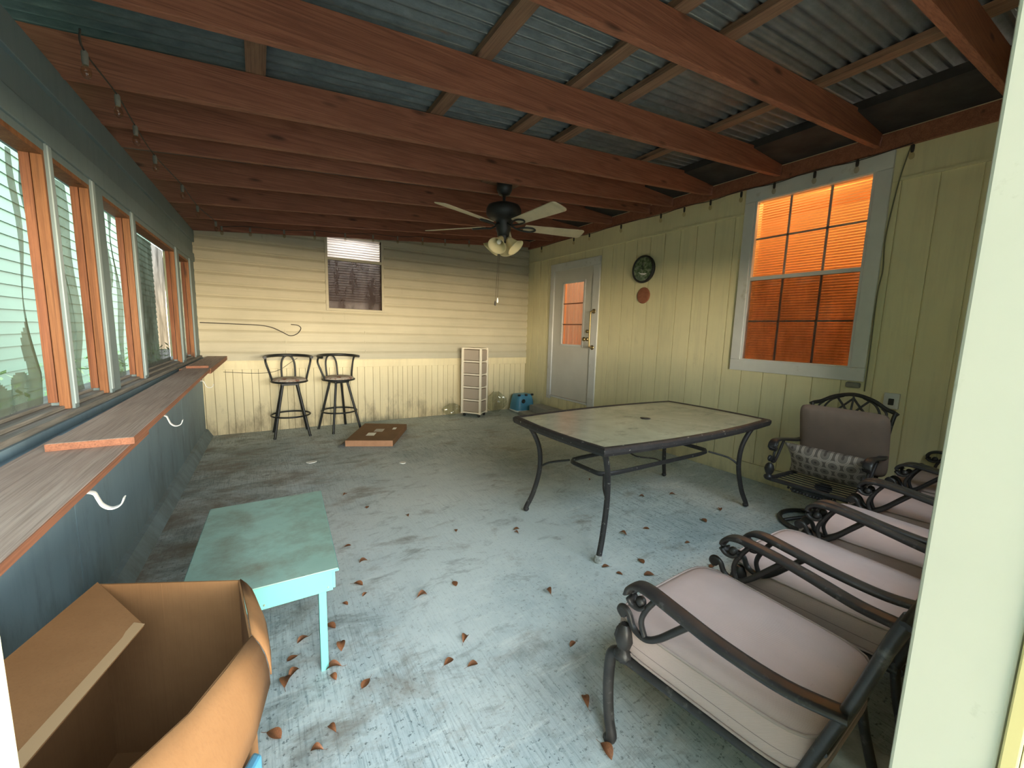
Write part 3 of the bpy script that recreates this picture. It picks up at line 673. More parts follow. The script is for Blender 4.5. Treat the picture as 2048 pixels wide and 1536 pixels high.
hook = hk.build('gutter_hook', 'white'); hook.location = (-.385, 1.44, .951)
hook2 = None
def place(o, loc, label, cat, group): o.location = loc; tag(o, label, cat, group)
place(hook, (-.395, 1.44, .951), 'white curved gutter hook under the shelf edge, nearest the doorway', 'hook', 'white hooks under the shelf')
for loc, lb in (((-.386, 2.38, .973), 'white curved gutter hook under the corner of the overlapping shelf board'), ((-.372, 3.72, .973), 'white curved gutter hook farthest along the shelf, before the stools')):
    c = hook.copy(); COL.objects.link(c); place(c, loc, lb, 'hook', 'white hooks under the shelf')

# ------------------------------------------------------------ cast metal chairs
def chair_frame(swivel=False):
    root = empty('patio_chair')
    def side(s): return [(1 if s > 0 else -1)]
    for s in (-1, 1):
        ar = spline([(0.279 * s, .150, .572), (0.280 * s, .168, .556), (0.281 * s, .196, .560), (0.282 * s, .212, .588), (0.282 * s, .196, .616), (0.283 * s, .150, .630), (0.287 * s, .05, .622), (0.283 * s, -.08, .604), (0.263 * s, -.22, .590), (.240 * s, -.335, .600)], 5)
        rs = [.55 + .45 * min(1, i / 14) for i in range(len(ar))]
        a = MB().tube(ar, rs, 16, flat=(.054, .018), up=(0, .35, 1), sq=5).ball((0.279 * s, .172, .575), .017, 10, 8)
        arm = a.build('arm', 'iron', root)
        m = MB()
        m.tube(spline([(0.277 * s, .235, .485), (0.277 * s, .252, .500), (0.277 * s, .238, .516), (0.277 * s, .215, .505), (0.277 * s, .195, .470), (0.278 * s, .150, .462), (0.280 * s, .105, .492), (0.282 * s, .045, .560), (0.284 * s, .0, .612)], 5), .0105, 8)
        m.tube(spline([(0.278 * s, .150, .465), (0.280 * s, .165, .510), (0.281 * s, .150, .560), (0.282 * s, .115, .618)], 5), .009, 8)
        m.tube([(0.268 * s, .236, .500), (0.286 * s, .236, .500)], .016, 12)
        m.lathe([(.013, .462), (.025, .445), (.031, .415), (.022, .385), (.016, .374), (.027, .364), (.030, .350), (.022, .334), (1e-4, .326)], (0.277 * s, .226, .0), 20, .09)
        m.build('arm_support', 'iron', root)
        if not swivel:
            MB().tube(spline([(0.272 * s, .215, .350), (0.277 * s, .250, .345), (0.282 * s, .272, .315), (0.284 * s, .274, .20), (0.284 * s, .262, .09), (0.284 * s, .246, .03), (0.284 * s, .262, .008)], 5), .0185, 10).ball((0.284 * s, .256, .017), .019, 10, 8, .85).build('leg', 'iron', root)
            MB().tube(spline([(.225 * s, -.255, .37), (.230 * s, -.275, .25), (.235 * s, -.315, .10), (.235 * s, -.345, .008)], 5), .014, 10).build('leg', 'iron', root)
    sf = MB()
    ring = [(-.275, .225), (.275, .225), (.225, -.265), (-.225, -.265)]
    for i in range(4):
        p, q = ring[i], ring[(i + 1) % 4]; sf.tube([(p[0], p[1], .340), (q[0], q[1], .340)], .016, 8)
    for k in range(1, 9):
        y = .225 - .49 * k / 9; xx = .275 - .05 * k / 9
        sf.tube([(-xx, y, .338), (0, y, .333), (xx, y, .338)], 1, 6, flat=(.020, .006), up=(0, 0, 1))
    if swivel:
        for k in range(15):
            x = -.14 + .02 * k; sf.ball((x, .218, .315 - .022 * (1 - (x / .15) ** 2)), .010, 8, 6)
        sf.box(-.12, .12, .195, .215, .285, .335)
    sf.build('seat_frame', 'iron', root)
    bf = MB()
    out = [(-.225, -.255, .34), (-.232, -.30, .50), (-.240, -.345, .66), (-.250, -.385, .82), (-.258, -.405, .885)]
    bf.tube(spline(out, 4), .013, 8); bf.tube(spline([(-p[0], p[1], p[2]) for p in out], 4), .013, 8)
    top = [(-.272, -.402, .870), (-.245, -.407, .888), (-.20, -.412, .905), (-.12, -.420, .955), (0, -.425, .985), (.12, -.420, .955), (.20, -.412, .905), (.245, -.407, .888), (.272, -.402, .870)]
    bf.tube(spline(top, 4), 1, 8, flat=(.022, .030), up=(0, 0, 1))
    bf.tube([(-.232, -.30, .47), (.232, -.30, .47)], .009, 8)
    bf.build('back_frame', 'iron', root)
    la = MB()
    def by(z): return -.255 - (z - .34) * .275
    def bar(pts, r=.008): la.tube(spline([(x, by(z) , z) for x, z in pts], 4), r, 6)
    bar([(0, .47), (0, .975)], .007)
    for s in (-1, 1):
        bar([(0, .955), (.08 * s, .86), (.16 * s, .78), (.23 * s, .70)])
        bar([(.10 * s, .95), (.03 * s, .86), (0, .80)])
        bar([(.06 * s, .965), (.13 * s, .93), (.17 * s, .87), (.18 * s, .80)])
        bar([(.18 * s, .905), (.21 * s, .87), (.20 * s, .83), (.17 * s, .84)])
        bar([(0, .60), (.10 * s, .68), (.18 * s, .76), (.24 * s, .82)])
        bar([(.05 * s, .47), (.07 * s, .60), (.14 * s, .66), (.235 * s, .62)])
        bar([(.12 * s, .47), (.14 * s, .54), (.23 * s, .52)])
    la.build('back_lattice', 'iron', root)
    if swivel:
        MB().lathe([(.05, .325), (.055, .30), (.04, .28), (.028, .26), (.028, .10), (.045, .08), (.05, .06), (.03, .045)], (0, -.02, 0), 20).build('swivel_post', 'iron', root)
        rg = MB(); rg.tube([(.245 * math.cos(2 * math.pi * k / 40), -.02 + .245 * math.sin(2 * math.pi * k / 40), .020) for k in range(40)], .017, 8, closed=True)
        for k in range(4):
            a = math.pi / 4 + k * math.pi / 2
            rg.tube(spline([(.03 * math.cos(a), -.02 + .03 * math.sin(a), .075), (.13 * math.cos(a), -.02 + .13 * math.sin(a), .06), (.235 * math.cos(a), -.02 + .235 * math.sin(a), .03)], 4), .014, 8)
        rg.build('ring_base', 'iron', root)
    return root
def outline(w0, w1, d, n=72, e=5.5):
    out = []
    for k in range(n):
        a = 2 * math.pi * k / n; c, s = math.cos(a), math.sin(a)
        r = (abs(c) ** e + abs(s) ** e) ** (-1 / e); x, y = r * c, r * s
        out.append((x * (w0 + (w1 - w0) * (y + 1) / 2) / 2, y * d / 2))
    return out
def seat_cushion_mesh():
    ol = outline(.475, .556, .575, e=7); n = len(ol); vs = []; rings = []
    def ringat(s, z, wob=0):
        rings.append(len(vs))
        for i, (x, y) in enumerate(ol):
            vs.append((x * s, y * s, z + wob * math.sin(i * .7) * .0))
    for s, z in ((.02, .138), (.3, .137), (.6, .134), (.8, .130), (.92, .124), (.985, .115), (1.0, .105), (1.016, .085), (1.022, .062), (1.014, .035), (.998, .015), (.97, .004), (.9, 0), (.5, 0), (.02, 0)): ringat(s, z)
    fs = []
    for j in range(len(rings) - 1):
        a, b = rings[j], rings[j + 1]
        fs += [(a + i, a + (i + 1) % n, b + (i + 1) % n, b + i) for i in range(n)]
    fs += [tuple(range(rings[0], rings[0] + n)), tuple(range(rings[-1], rings[-1] + n))]
    return vs, fs, ol
def make_cushion():
    vs, fs, ol = seat_cushion_mesh()
    body = MB().add(vs, fs, True).build('seat_cushion', 'cushion')
    MB().tube([(x * 1.003, y * 1.001, .113) for x, y in ol], .0045, 6, closed=True).build('piping', 'piping', body)
    MB().tube([(x * .999, y * .999, .008) for x, y in ol], .0045, 6, closed=True).build('piping', 'piping', body)
    MB().tube([(x * 1.015, y * 1.015, .050) for x, y in ol], .0016, 5, closed=True).build('seam', 'seam', body)
    return body
rows = [((1.262, .605), .045, 'nearest the doorway, in the light'), ((1.932, .595), .012, 'second from the doorway'), ((2.557, .60), 0, 'third from the doorway'), ((3.18, .605), .0, 'fourth from the doorway'), ((3.803, .60), .0, 'last of the row, by the yellow wall')]
ch = chair_frame(); cu = make_cushion()
for i, ((x, y), a, s) in enumerate(rows):
    lb = 'black cast metal armchair of the row, %s' % s
    cl = 'taupe box seat cushion on the row armchair %s' % s
    if i == 0:
        ch.location = (x, y, 0); ch.rotation_euler = (0, 0, a); tag(ch, lb, 'chair', 'armchairs in a row along the doorway wall')
        cu.location = (x, y + .0, .3555); cu.rotation_euler = (0, 0, a); tag(cu, cl, 'cushion', 'seat cushions of the armchair row')
    else:
        copy_tree(ch, (x, y, 0), a, lb); copy_tree(cu, (x, y, .3555), a, cl)
sw = chair_frame(True); sw.name = 'swivel_chair'; sw.location = (3.50, 1.213, 0); sw.rotation_euler = (0, 0, math.radians(93))
tag(sw, 'black cast metal swivel armchair on ring base against the yellow wall', 'chair')
def soft(name, w, hgt, t, m, loc, rx, rz_, n=28, e=7, parent=None, crease=0, dent=0):
    vs = []; 
    for sgn in (1, -1):
        for j in range(n + 1):
            for i in range(n + 1):
                u, v = 2 * i / n - 1, 2 * j / n - 1
                th = max(0, (1 - abs(u) ** e)) ** .5 * max(0, (1 - abs(v) ** e)) ** .5
                x = u * w / 2 * (1 - dent * (1 - abs(v)) * 0 - dent * (1 - v * v) * abs(u)); z = v * hgt / 2 * (1 - dent * (1 - u * u) * abs(v))
                if e < 40:
                    k = (abs(u) ** 6 + abs(v) ** 6); kk = 1 - .035 * max(0, k - 1) * 2 if dent == 0 else 1; x *= kk; z *= kk
                y = sgn * t / 2 * th + crease * math.sin(u * 26 + v * 3) * max(0, v - .45) * th
                vs.append((x, y, z))
    fs = []
    N = (n + 1) ** 2
    for o in (0, N):
        for j in range(n):
            for i in range(n):
                a = o + j * (n + 1) + i; fs.append((a, a + 1, a + n + 2, a + n + 1))
    o = MB().add(vs, fs, True).build(name, m, parent); o.location = loc; o.rotation_euler = (rx, 0, rz_); return o
bc = soft('back_cushion', .55, .50, .12, 'brown_cushion', (3.715, 1.208, .66), math.radians(-16), math.radians(93), crease=.012)
tag(bc, 'plain brown back cushion leaning on the swivel chair by the wall', 'cushion')
ol = []
for k in range(64):
    a = 2 * math.pi * k / 64; c, s_ = math.cos(a), math.sin(a); r = (abs(c) ** 7 + abs(s_) ** 7) ** (-1 / 7); ol.append((r * c * .268, 0, r * s_ * .243))
MB().tube(ol, .005, 6, closed=True).build('piping', 'seam', bc)
tp = soft('throw_pillow', .54, .30, .13, 'pattern', (3.545, 1.213, .475), math.radians(-32), math.radians(93), e=2.6, dent=.10)
tag(tp, 'patterned medallion lumbar pillow lying on the swivel chair seat', 'pillow')

# ------------------------------------------------------------ patio table
tb = tag(empty('patio_table', (2.555, 2.09, .05)), 'long patio table with dusty obscure glass top and dark metal frame', 'table')
def boat(hx, hy, bow, n=20, ins=0):
    pts = []
    for k in range(n + 1): t = -1 + 2 * k / n; pts.append((t * (hx - ins), -hy - bow * (1 - t * t) + ins))
    for k in range(n + 1): t = -1 + 2 * k / n; pts.append((hx - ins + .03 * (1 - t * t), t * (hy - ins)))
    for k in range(n + 1): t = 1 - 2 * k / n; pts.append((t * (hx - ins), hy + bow * (1 - t * t) - ins))
    for k in range(n + 1): t = 1 - 2 * k / n; pts.append((-hx + ins - .03 * (1 - t * t), t * (hy - ins)))
    res = []
    for p in pts:
        if not res or (abs(p[0] - res[-1][0]) + abs(p[1] - res[-1][1])) > 1e-4: res.append(p)
    return res
HX, HY = .925, .49
MB().prism(boat(HX, HY, .06, ins=.035), .690, .698).build('glass_top', 'glass_top', tb)
fr = MB(); po = boat(HX, HY, .06); n = len(po); prof = [(.0, .672), (.0, .694), (.010, .703), (.030, .705), (.048, .698), (.048, .688), (.030, .684), (.022, .655), (.006, .655)]
vs = []
A = {q: boat(HX, HY, .06, ins=q) for q in {p[0] for p in prof}}
for i in range(n):
    for q, zz in prof: vs.append((*A[q][i % len(A[q])], zz))
L = len(prof)
fr.add(vs, [(i * L + k, ((i + 1) % n) * L + k, ((i + 1) % n) * L + (k + 1) % L, i * L + (k + 1) % L) for i in range(n) for k in range(L)])
fr.build('table_frame', 'tableframe', tb)
cx_, cy_ = 2.72, 2.23
MB().lathe([(.035, .6985), (.04, .7015), (.02, .703), (1e-4, .703)], (0, 0, 0), 20).build('umbrella_hole_cap', 'tableframe', tb)
for sx_ in (-1, 1):
    for sy_ in (-1, 1):
        fx, fy = sx_ * .835, sy_ * .405     # foot and head splay outwards, shin bends in
        d = Vector((sx_ * .9, sy_ * .45, 0)).normalized()
        pts = []
        for off, zz in ((.03, .665), (-.03, .60), (-.085, .48), (-.10, .36), (-.09, .24), (-.05, .09), (-.005, -.01), (.0, -.035)):
            pts.append(Vector((fx * 1.0, fy, zz)) + d * off)
        MB().tube(spline(pts, 5), .0185, 10, flat=None).ball(tuple(Vector((fx, fy, -.029)) + d * -.003), .023, 10, 8, .9).build('leg', 'tableframe', tb)
        if sx_ < 0 and sy_ < 0:
            fo = MB().lathe([(.024, -.048), (.026, -.03), (.024, -.012), (.020, -.006)], (fx - .003, fy - .002, 0), 14, .06).build('worn_foot', 'worn', tb); fo['label'] = 'worn bare metal foot'
        MB().tube(spline([tuple(Vector((fx, fy, .31)) + d * -.098), (fx * .85, fy * .72, .36), (sx_ * .60, sy_ * .18, .397)], 5), .008, 8).build('stretcher_arm', 'tableframe', tb)
rg = []
for k in range(48):
    a = 2 * math.pi * k / 48; c, s_ = math.cos(a), math.sin(a); r = (abs(c) ** 9 + abs(s_) ** 9) ** (-1 / 9); rg.append((r * c * .62, r * s_ * .19, .397))
MB().tube(rg, 1, 8, closed=True, flat=(.016, .034), up=(0, 0, 1)).build('stretcher_ring', 'tableframe', tb)
MB().tube(spline([(-.1, .19, .397), (-.04, .12, .397), (-.06, .0, .397), (.02, -.1, .397), (0, -.19, .397)], 5), .006, 6).build('umbrella_scroll', 'tableframe', tb)

# ------------------------------------------------------------ turquoise side table
tt = tag(empty('side_table', (-.01, 2.06, 0)), 'small turquoise wooden table with a grimy top in front of the cardboard box', 'table')
MB().prism([(-.275, -.425), (.235, -.435), (.272, .43), (-.245, .425)], .438, .450).build('tabletop', 'teal_top', tt, bevel=.0015)
MB().prism([(-.277, -.427), (.237, -.437), (.274, .432), (-.247, .427)], .4375, .4465).build('top_edge', 'teal', tt)
MB().box(-.25, .215, -.425, -.411, .355, .4375).build('apron', 'teal', tt, bevel=.001)
MB().box(-.23, .24, .402, .415, .355, .4375).build('apron', 'teal', tt, bevel=.001)
MB().hexa([(.213, -.411, .355), (.226, -.411, .355), (.250, .402, .355), (.237, .402, .355)], [(.213, -.411, .4375), (.226, -.411, .4375), (.250, .402, .4375), (.237, .402, .4375)]).build('apron', 'teal', tt)
MB().hexa([(-.25, -.411, .355), (-.237, -.411, .355), (-.217, .402, .355), (-.23, .402, .355)], [(-.25, -.411, .4375), (-.237, -.411, .4375), (-.217, .402, .4375), (-.23, .402, .4375)]).build('apron', 'teal', tt)
for x, y in ((.178, -.409), (-.232, -.409), (.20, .372), (-.21, .372)): MB().box(x - .014, x + .014, y - 0, y + .028, 0, .437).build('leg', 'teal', tt, bevel=.001)
for x in (.197, -.02, -.2): MB().lathe([(.004, 0), (.004, -.002), (1e-4, -.0025)], (x, -.425, .372), 10, axis='y').build('screw', 'teal_top', tt)

# ------------------------------------------------------------ big cardboard box
H_ = .60
cb = tag(empty('cardboard_box', (-.3, 1.2, 0)), 'large open cardboard box with a taped flap beside the doorway', 'box')
def bp(p): return (p[0] + .3, p[1] - 1.2)
A_, B_, C_, C2, C3, D_, E_ = [bp(p) for p in ((-.455, 1.63), (-.086, 1.445), (-.052, 1.145), (-.156, .965), (-.233, .885), (-.36, .79), (-.62, 1.08))]
RIM = [A_, B_, C_, C2, C3, D_, E_]
def sheet(mb, poly, th=.005):
    P = [Vector(p) for p in poly]; nrm = (P[1] - P[0]).cross(P[2] - P[0]).normalized() * th; n = len(P)
    return mb.add([tuple(p) for p in P] + [tuple(p + nrm) for p in P], [tuple(range(n)), tuple(range(2 * n - 1, n - 1, -1))] + [(i, (i + 1) % n, n + (i + 1) % n, n + i) for i in range(n)])
bx = MB()
for p, q in zip(RIM, RIM[1:] + RIM[:1]): sheet(bx, [(*p, 0.012), (*q, 0.012), (*q, H_), (*p, H_)])
bx.prism(RIM[::-1], .006, .012)
bx.build('box_body', 'card', cb)
def flap(poly): return sheet(MB(), poly, .004).build('flap', 'card', cb, bevel=.001)
def flap_strip(top, low):
    m = len(top); vs = []
    for t_, l_ in zip(top, low):
        for j in range(5):
            k_ = j / 4; x, y = t_[0] + (l_[0] - t_[0]) * k_, t_[1] + (l_[1] - t_[1]) * k_
            b_ = .010 * math.sin(math.pi * k_)
            vs.append((x + b_, y - b_, t_[2] + (l_[2] - t_[2]) * k_ ** 1.15 + .004 * math.sin(math.pi * k_)))
    o = MB().add(vs, [(i * 5 + j, i * 5 + j + 1, (i + 1) * 5 + j + 1, (i + 1) * 5 + j) for i in range(m - 1) for j in range(4)], True).build('flap', 'card', cb)
    q_ = o.modifiers.new('thickness', 'SOLIDIFY'); q_.thickness = .004; q_.offset = 0; return o
def w3(x, y, z): return (x + .3, y - 1.2, z)
flap_strip([(*B_, .602), (-.073 + .3, .14, .602), (-.06 + .3, .04, .603), (C_[0], C_[1] + .012, .603)],
           [w3(-.046, 1.36, .565), w3(-.022, 1.29, .53), w3(-.014, 1.20, .505), w3(-.014, 1.13, .49)])
flap_strip([(*C_, .606), (-.10 + .3, 1.057 - 1.2, .603), (*C2, .602), (*C3, .602), (*D_, .602)],
           [w3(-.018, 1.125, .47), w3(-.052, 1.03, .42), w3(-.095, .945, .40), w3(-.17, .85, .40), w3(-.30, .74, .40)])
# left flap folded inwards
fl = sheet(MB(), [(*A_, H_ + .002), (*E_, H_ + .002), w3(-.435, .99, .548), w3(-.31, 1.404, .556)], .004).build('flap', 'card', cb)
sheet(MB(), [w3(-.333, 1.42, .5655), w3(-.462, 1.0, .5585), w3(-.434, .989, .5535), w3(-.308, 1.405, .5615)], .0012).build('tape', 'tape', fl)
sheet(MB(), [(B_[0] - .22, B_[1] + .105, .02), (B_[0] - .205, B_[1] + .0975, .02), (B_[0] - .205, B_[1] + .0975, H_ - .002), (B_[0] - .22, B_[1] + .105, H_ - .002)], .001).build('crease', 'card', cb)
tg = MB(); tg.prism([(-.235, .84), (-.142, .945), (-.06, 1.09), (-.04, 1.07), (-.12, .92), (-.215, .82)], 0.001, .33)
tag(tg.build('storage_bin', 'blue', bevel=.008), 'slim blue plastic bin side showing under the cardboard box flap', 'bin')

# ------------------------------------------------------------ flat carton
fc = tag(empty('flat_carton', (1.24, 5.2, 0)), 'flat weathered brown carton with paper labels lying on the floor', 'box')
q = [(.80, 4.94), (1.29, 4.70), (1.69, 5.44), (1.19, 5.73)]; q = [(x - 1.24, y - 5.2) for x, y in q]
MB().prism(q, .002, .078).build('carton_body', 'card_dark', fc, bevel=.004)
e_ = MB(); sheet(e_, [(q[0][0], q[0][1] - .001, .004), (q[1][0], q[1][1] - .001, .004), (q[1][0], q[1][1] - .001, .074), (q[0][0], q[0][1] - .001, .072)], .002); e_.build('carton_end', 'card_edge', fc)
MB().add([(q[0][0], q[0][1], .06), (q[0][0] - .09, q[0][1] + .01, .003), (q[3][0] - .05, q[3][1], .003), (q[3][0], q[3][1], .06)], [(0, 1, 2, 3)]).build('carton_flap', 'card_dark', fc)
def lab(u, v, a, b, m):
    o = Vector((q[0][0], q[0][1], 0)); e1_ = Vector((q[1][0] - q[0][0], q[1][1] - q[0][1], 0)); e2_ = Vector((q[3][0] - q[0][0], q[3][1] - q[0][1], 0))
    P = [o + e1_ * (u + i) + e2_ * (v + j) + Vector((0, 0, .079)) for i, j in ((0, 0), (a, 0), (a, b), (0, b))]
    sheet(MB(), [tuple(p) for p in P], .0006).build('shipping_label', m, fc)
lab(.33, .24, .18, .16, 'white'); lab(.42, .46, .2, .17, 'label'); lab(.80, .60, .08, .12, 'white')
for (x, y), s in (((.398, 4.50), 'left of the flat carton and oblong'), ((1.219, 4.065), 'in the middle of the floor, round')):
    m = MB(); k_ = 1.5 if x < 1 else 1
    m.prism([(x + .033 * k_ * math.cos(a) * (1 + .15 * math.sin(3 * a)), y + .033 * math.sin(a)) for a in [i * .5236 for i in range(12)]], .001, .008)
    tag(m.build('paper_scrap', 'white'), 'small white scrap on the floor, %s' % s, 'scrap')

MT['grey_cloth'] = mat('pale_grey_quilted_cloth', (.52, .54, .52), (.36, .38, .37), 18, rough=.9, bs=.5)
gp = soft('folded_pad', .34, .17, .09, 'grey_cloth', (1.592, .40, .05), math.radians(90), math.radians(80), crease=.02)
tag(gp, 'pale grey crumpled pad on the floor between the two nearest armchairs', 'pad')
# ------------------------------------------------------------ bar stools
def make_stool():
    r = empty('bar_stool')
    for k in range(4):
        a = math.pi / 4 + k * math.pi / 2; c, s = math.cos(a), math.sin(a)
        MB().tube([(.115 * c, .115 * s, .655), (.275 * c, .275 * s, .012)], .0155, 10).lathe([(.016, 0), (.016, .02), (.012, .024)], (.277 * c, .277 * s, 0), 12).build('leg', 'stool', r)
    MB().tube([(.222 * math.cos(2 * math.pi * k / 40), .222 * math.sin(2 * math.pi * k / 40), .262) for k in range(40)], .0105, 8, closed=True).build('foot_ring', 'stool', r)
    MB().box(-.10, .10, -.10, .10, .648, .682).build('swivel_plate', 'stool', r, bevel=.006)
    MB().tube([(.200 * math.cos(2 * math.pi * k / 40), .200 * math.sin(2 * math.pi * k / 40), .693) for k in range(40)], .012, 8, closed=True).build('seat_ring', 'stool', r)
    MB().lathe([(1e-4, .684), (.185, .684), (.196, .700), (.188, .722), (.15, .736), (.08, .740), (1e-4, .741)], (0, 0, 0), 40).build('seat', 'rust_seat', r)
    rail = [(.262 * math.cos(a), -.03 + .235 * math.sin(a), 1.0 + .012 * max(0, math.sin(a))) for a in [math.radians(-12 + 204 * i / 40) for i in range(41)]]
    MB().tube(rail, .0185, 10).build('back_rail', 'stool', r)
    for s in (-1, 1):
        MB().tube(spline([(.250 * s, .02, 1.0), (.250 * s, .055, .93), (.215 * s, .03, .80), (.192 * s, .0, .715), (.188 * s, -.01, .695)], 5), .0125, 8).build('back_support', 'stool', r)
    MB().tube(spline([(-.075, .16, .70), (-.078, .175, .82), (-.072, .19, .92), (-.045, .198, .985), (0, .202, 1.008), (.045, .198, .985), (.072, .19, .92), (.078, .175, .82), (.075, .16, .70)], 5), .0115, 8).build('back_hoop', 'stool', r)
    return r
s1 = make_stool(); s1.location = (.30, 5.83, 0); tag(s1, 'black metal swivel bar stool with rust-worn seat, nearer the window shelf', 'bar stool', 'bar stools by the far wall')
copy_tree(s1, (.885, 5.86, 0), math.radians(20), 'black metal swivel bar stool with clean pale seat, nearer the flat carton')

# ------------------------------------------------------------ drawer tower, bags, blue tub
ct = tag(empty('drawer_cart', (2.965, 5.90, 0), math.radians(38)), 'tall ivory plastic drawer tower on casters by the far wall', 'drawer cart')
wx, wy = .125, .16
f = MB()
for sx_ in (-1, 1):
    for sy_ in (-1, 1): f.box(sx_ * wx - .016, sx_ * wx + .016, sy_ * wy - .016, sy_ * wy + .016, .05, 1.12)
for k in range(6):
    zz = .055 + k * .209; f.box(-wx, wx, -wy, wy, zz, zz + .022)
f.build('frame', 'cream_plastic', ct, bevel=.002)
for k in range(5): MB().box(-wx + .012, wx - .012, -wy - .004, wy + .004, .085 + k * .209, .252 + k * .209).build('drawer', 'drawer', ct, bevel=.004)
for sx_ in (-1, 1):
    for sy_ in (-1, 1):
        MB().lathe([(.022, -.009), (.024, 0), (.022, .009)], (sx_ * .10, sy_ * .13, .024), 14, axis='x').box(sx_ * .10 - .006, sx_ * .10 + .006, sy_ * .13 - .006, sy_ * .13 + .006, .03, .056).build('caster', 'black', ct)
def bag(c, r, h, seed, label):
    random.seed(seed); vs = []; n, mrg = 26, 14
    for j in range(mrg + 1):
        for i in range(n):
            a = 2 * math.pi * i / n; t = j / mrg; rr = r * math.sin(math.pi * min(.97, max(.03, t))) ** .6 * (1 + random.uniform(-.16, .16))
            vs.append((c[0] + rr * math.cos(a), c[1] + rr * .55 * math.sin(a), .006 + h * t * (1 + random.uniform(-.03, .03))))
    fs = [(j * n + i, j * n + (i + 1) % n, (j + 1) * n + (i + 1) % n, (j + 1) * n + i) for j in range(mrg) for i in range(n)]
    tag(MB().add(vs, fs, False).build('plastic_bag', 'bag'), label, 'bag', 'clear plastic bags by the drawer tower')
bag((3.42, 5.98, 0), .20, .36, 1, 'larger crumpled clear plastic bag between drawer tower and blue hood')
bag((2.62, 6.02, 0), .16, .20, 2, 'smaller crumpled clear plastic bag left of the drawer tower')
tu = tag(empty('plastic_hood', (3.92, 5.92, 0)), 'blue domed plastic pet box lid with black clips in the far corner', 'pet box')
def rr(hx, hy, z, e=5, n=40): return [(hx * math.cos(a) * (abs(math.cos(a)) ** e + abs(math.sin(a)) ** e) ** (-1 / e), hy * math.sin(a) * (abs(math.cos(a)) ** e + abs(math.sin(a)) ** e) ** (-1 / e), z) for a in [2 * math.pi * k / n for k in range(n)]]
vs = []; lv = [(.19, .16, .035), (.185, .155, .10), (.165, .14, .22), (.150, .125, .285), (.135, .11, .305), (.06, .05, .315), (.002, .002, .316)]
for a, b, c in lv: vs += rr(a, b, c)
MB().add(vs, [(j * 40 + i, j * 40 + (i + 1) % 40, (j + 1) * 40 + (i + 1) % 40, (j + 1) * 40 + i) for j in range(len(lv) - 1) for i in range(40)], True).build('shell', 'blue', tu)
vs = []
lv = [(.185, .155, .004), (.197, .167, .012), (.197, .167, .036), (.15, .12, .036)]
for a, b, c in lv: vs += rr(a, b, c)
MB().add(vs, [(j * 40 + i, j * 40 + (i + 1) % 40, (j + 1) * 40 + (i + 1) % 40, (j + 1) * 40 + i) for j in range(3) for i in range(40)], True).build('base_rim', 'white', tu)
for x, y in ((-.135, -.11), (.135, -.11), (0, -.125)): MB().box(x - .022, x + .022, y - .018, y + .014, .285, .318).build('clip', 'black', tu, bevel=.006)
MB().lathe([(.035, 0), (.038, -.006), (.02, -.012), (.02, -.002), (1e-4, -.001)], (-.07, -.152, .20), 18, axis='y').build('vent', 'black', tu)

# ------------------------------------------------------------ ceiling fan
fz = 2.30
fn = tag(empty('ceiling_fan', (1.951, 3.345, 0)), 'dark ceiling fan with five pale blades and tulip lamp shades', 'ceiling fan')
MB().lathe([(.060, 2.744), (.072, 2.73), (.070, 2.67), (.050, 2.63), (.02, 2.62)], (0, 0, 0), 24).build('canopy', 'black', fn)
MB().lathe([(.014, 2.65), (.014, 2.55)], (0, 0, 0), 12).build('downrod', 'black', fn)
MB().lathe([(.02, 2.57), (.035, 2.56), (.09, 2.55), (.145, 2.53), (.160, 2.50), (.160, 2.455), (.135, 2.425), (.08, 2.41), (.068, 2.39), (.068, 2.32), (.058, 2.30), (.055, 2.27), (.03, 2.26)], (0, 0, 0), 36).build('motor_housing', 'black', fn)
for k in range(5):
    a = math.radians(-15 + 72 * k); ca, sa = math.cos(a), math.sin(a)
    tf = lambda v, ca=ca, sa=sa: Vector((v[0] * ca - v[1] * sa, v[0] * sa + v[1] * ca, v[2]))
    pts = []
    hw = lambda t: .052 + .022 * t
    L0, L1 = .20, .76; ol = []
    for i in range(13):
        t = i / 12; ol.append((L0 + (L1 - L0) * t, hw(t)))
    for i in range(9): b = math.pi / 2 - math.pi * i / 8; ol.append((L1 - .03 + .045 * math.cos(b) + .02, .074 * (1 if b > 0 else -1) * min(1, abs(math.sin(b)) ** .35)))
    for i in range(13):
        t = 1 - i / 12; ol.append((L0 + (L1 - L0) * t, -hw(t)))
    mb = MB(tf); zf = lambda y: fz + .055 - y * .24
    nn = len(ol); mb.add([(x, y, zf(y)) for x, y in ol] + [(x, y, zf(y) + .007) for x, y in ol], [tuple(range(nn - 1, -1, -1)), tuple(range(nn, 2 * nn))] + [(i, (i + 1) % nn, nn + (i + 1) % nn, nn + i) for i in range(nn)])
    bl = mb.build('blade', 'fanblade', fn)
    br = MB(tf); br.tube(spline([(.06, 0, fz + .075), (.12, 0, fz + .045), (.19, .03, fz + .040), (.27, .035, fz + .038), (.31, 0, fz + .046), (.27, -.035, fz + .054), (.19, -.03, fz + .054), (.13, 0, fz + .045)], 4), .008, 6)
    br.build('blade_bracket', 'black', bl)
MB().lathe([(.045, 2.285), (.05, 2.265), (.04, 2.225), (.015, 2.20), (1e-4, 2.198)], (0, 0, 0), 20).build('light_fitter', 'black', fn)
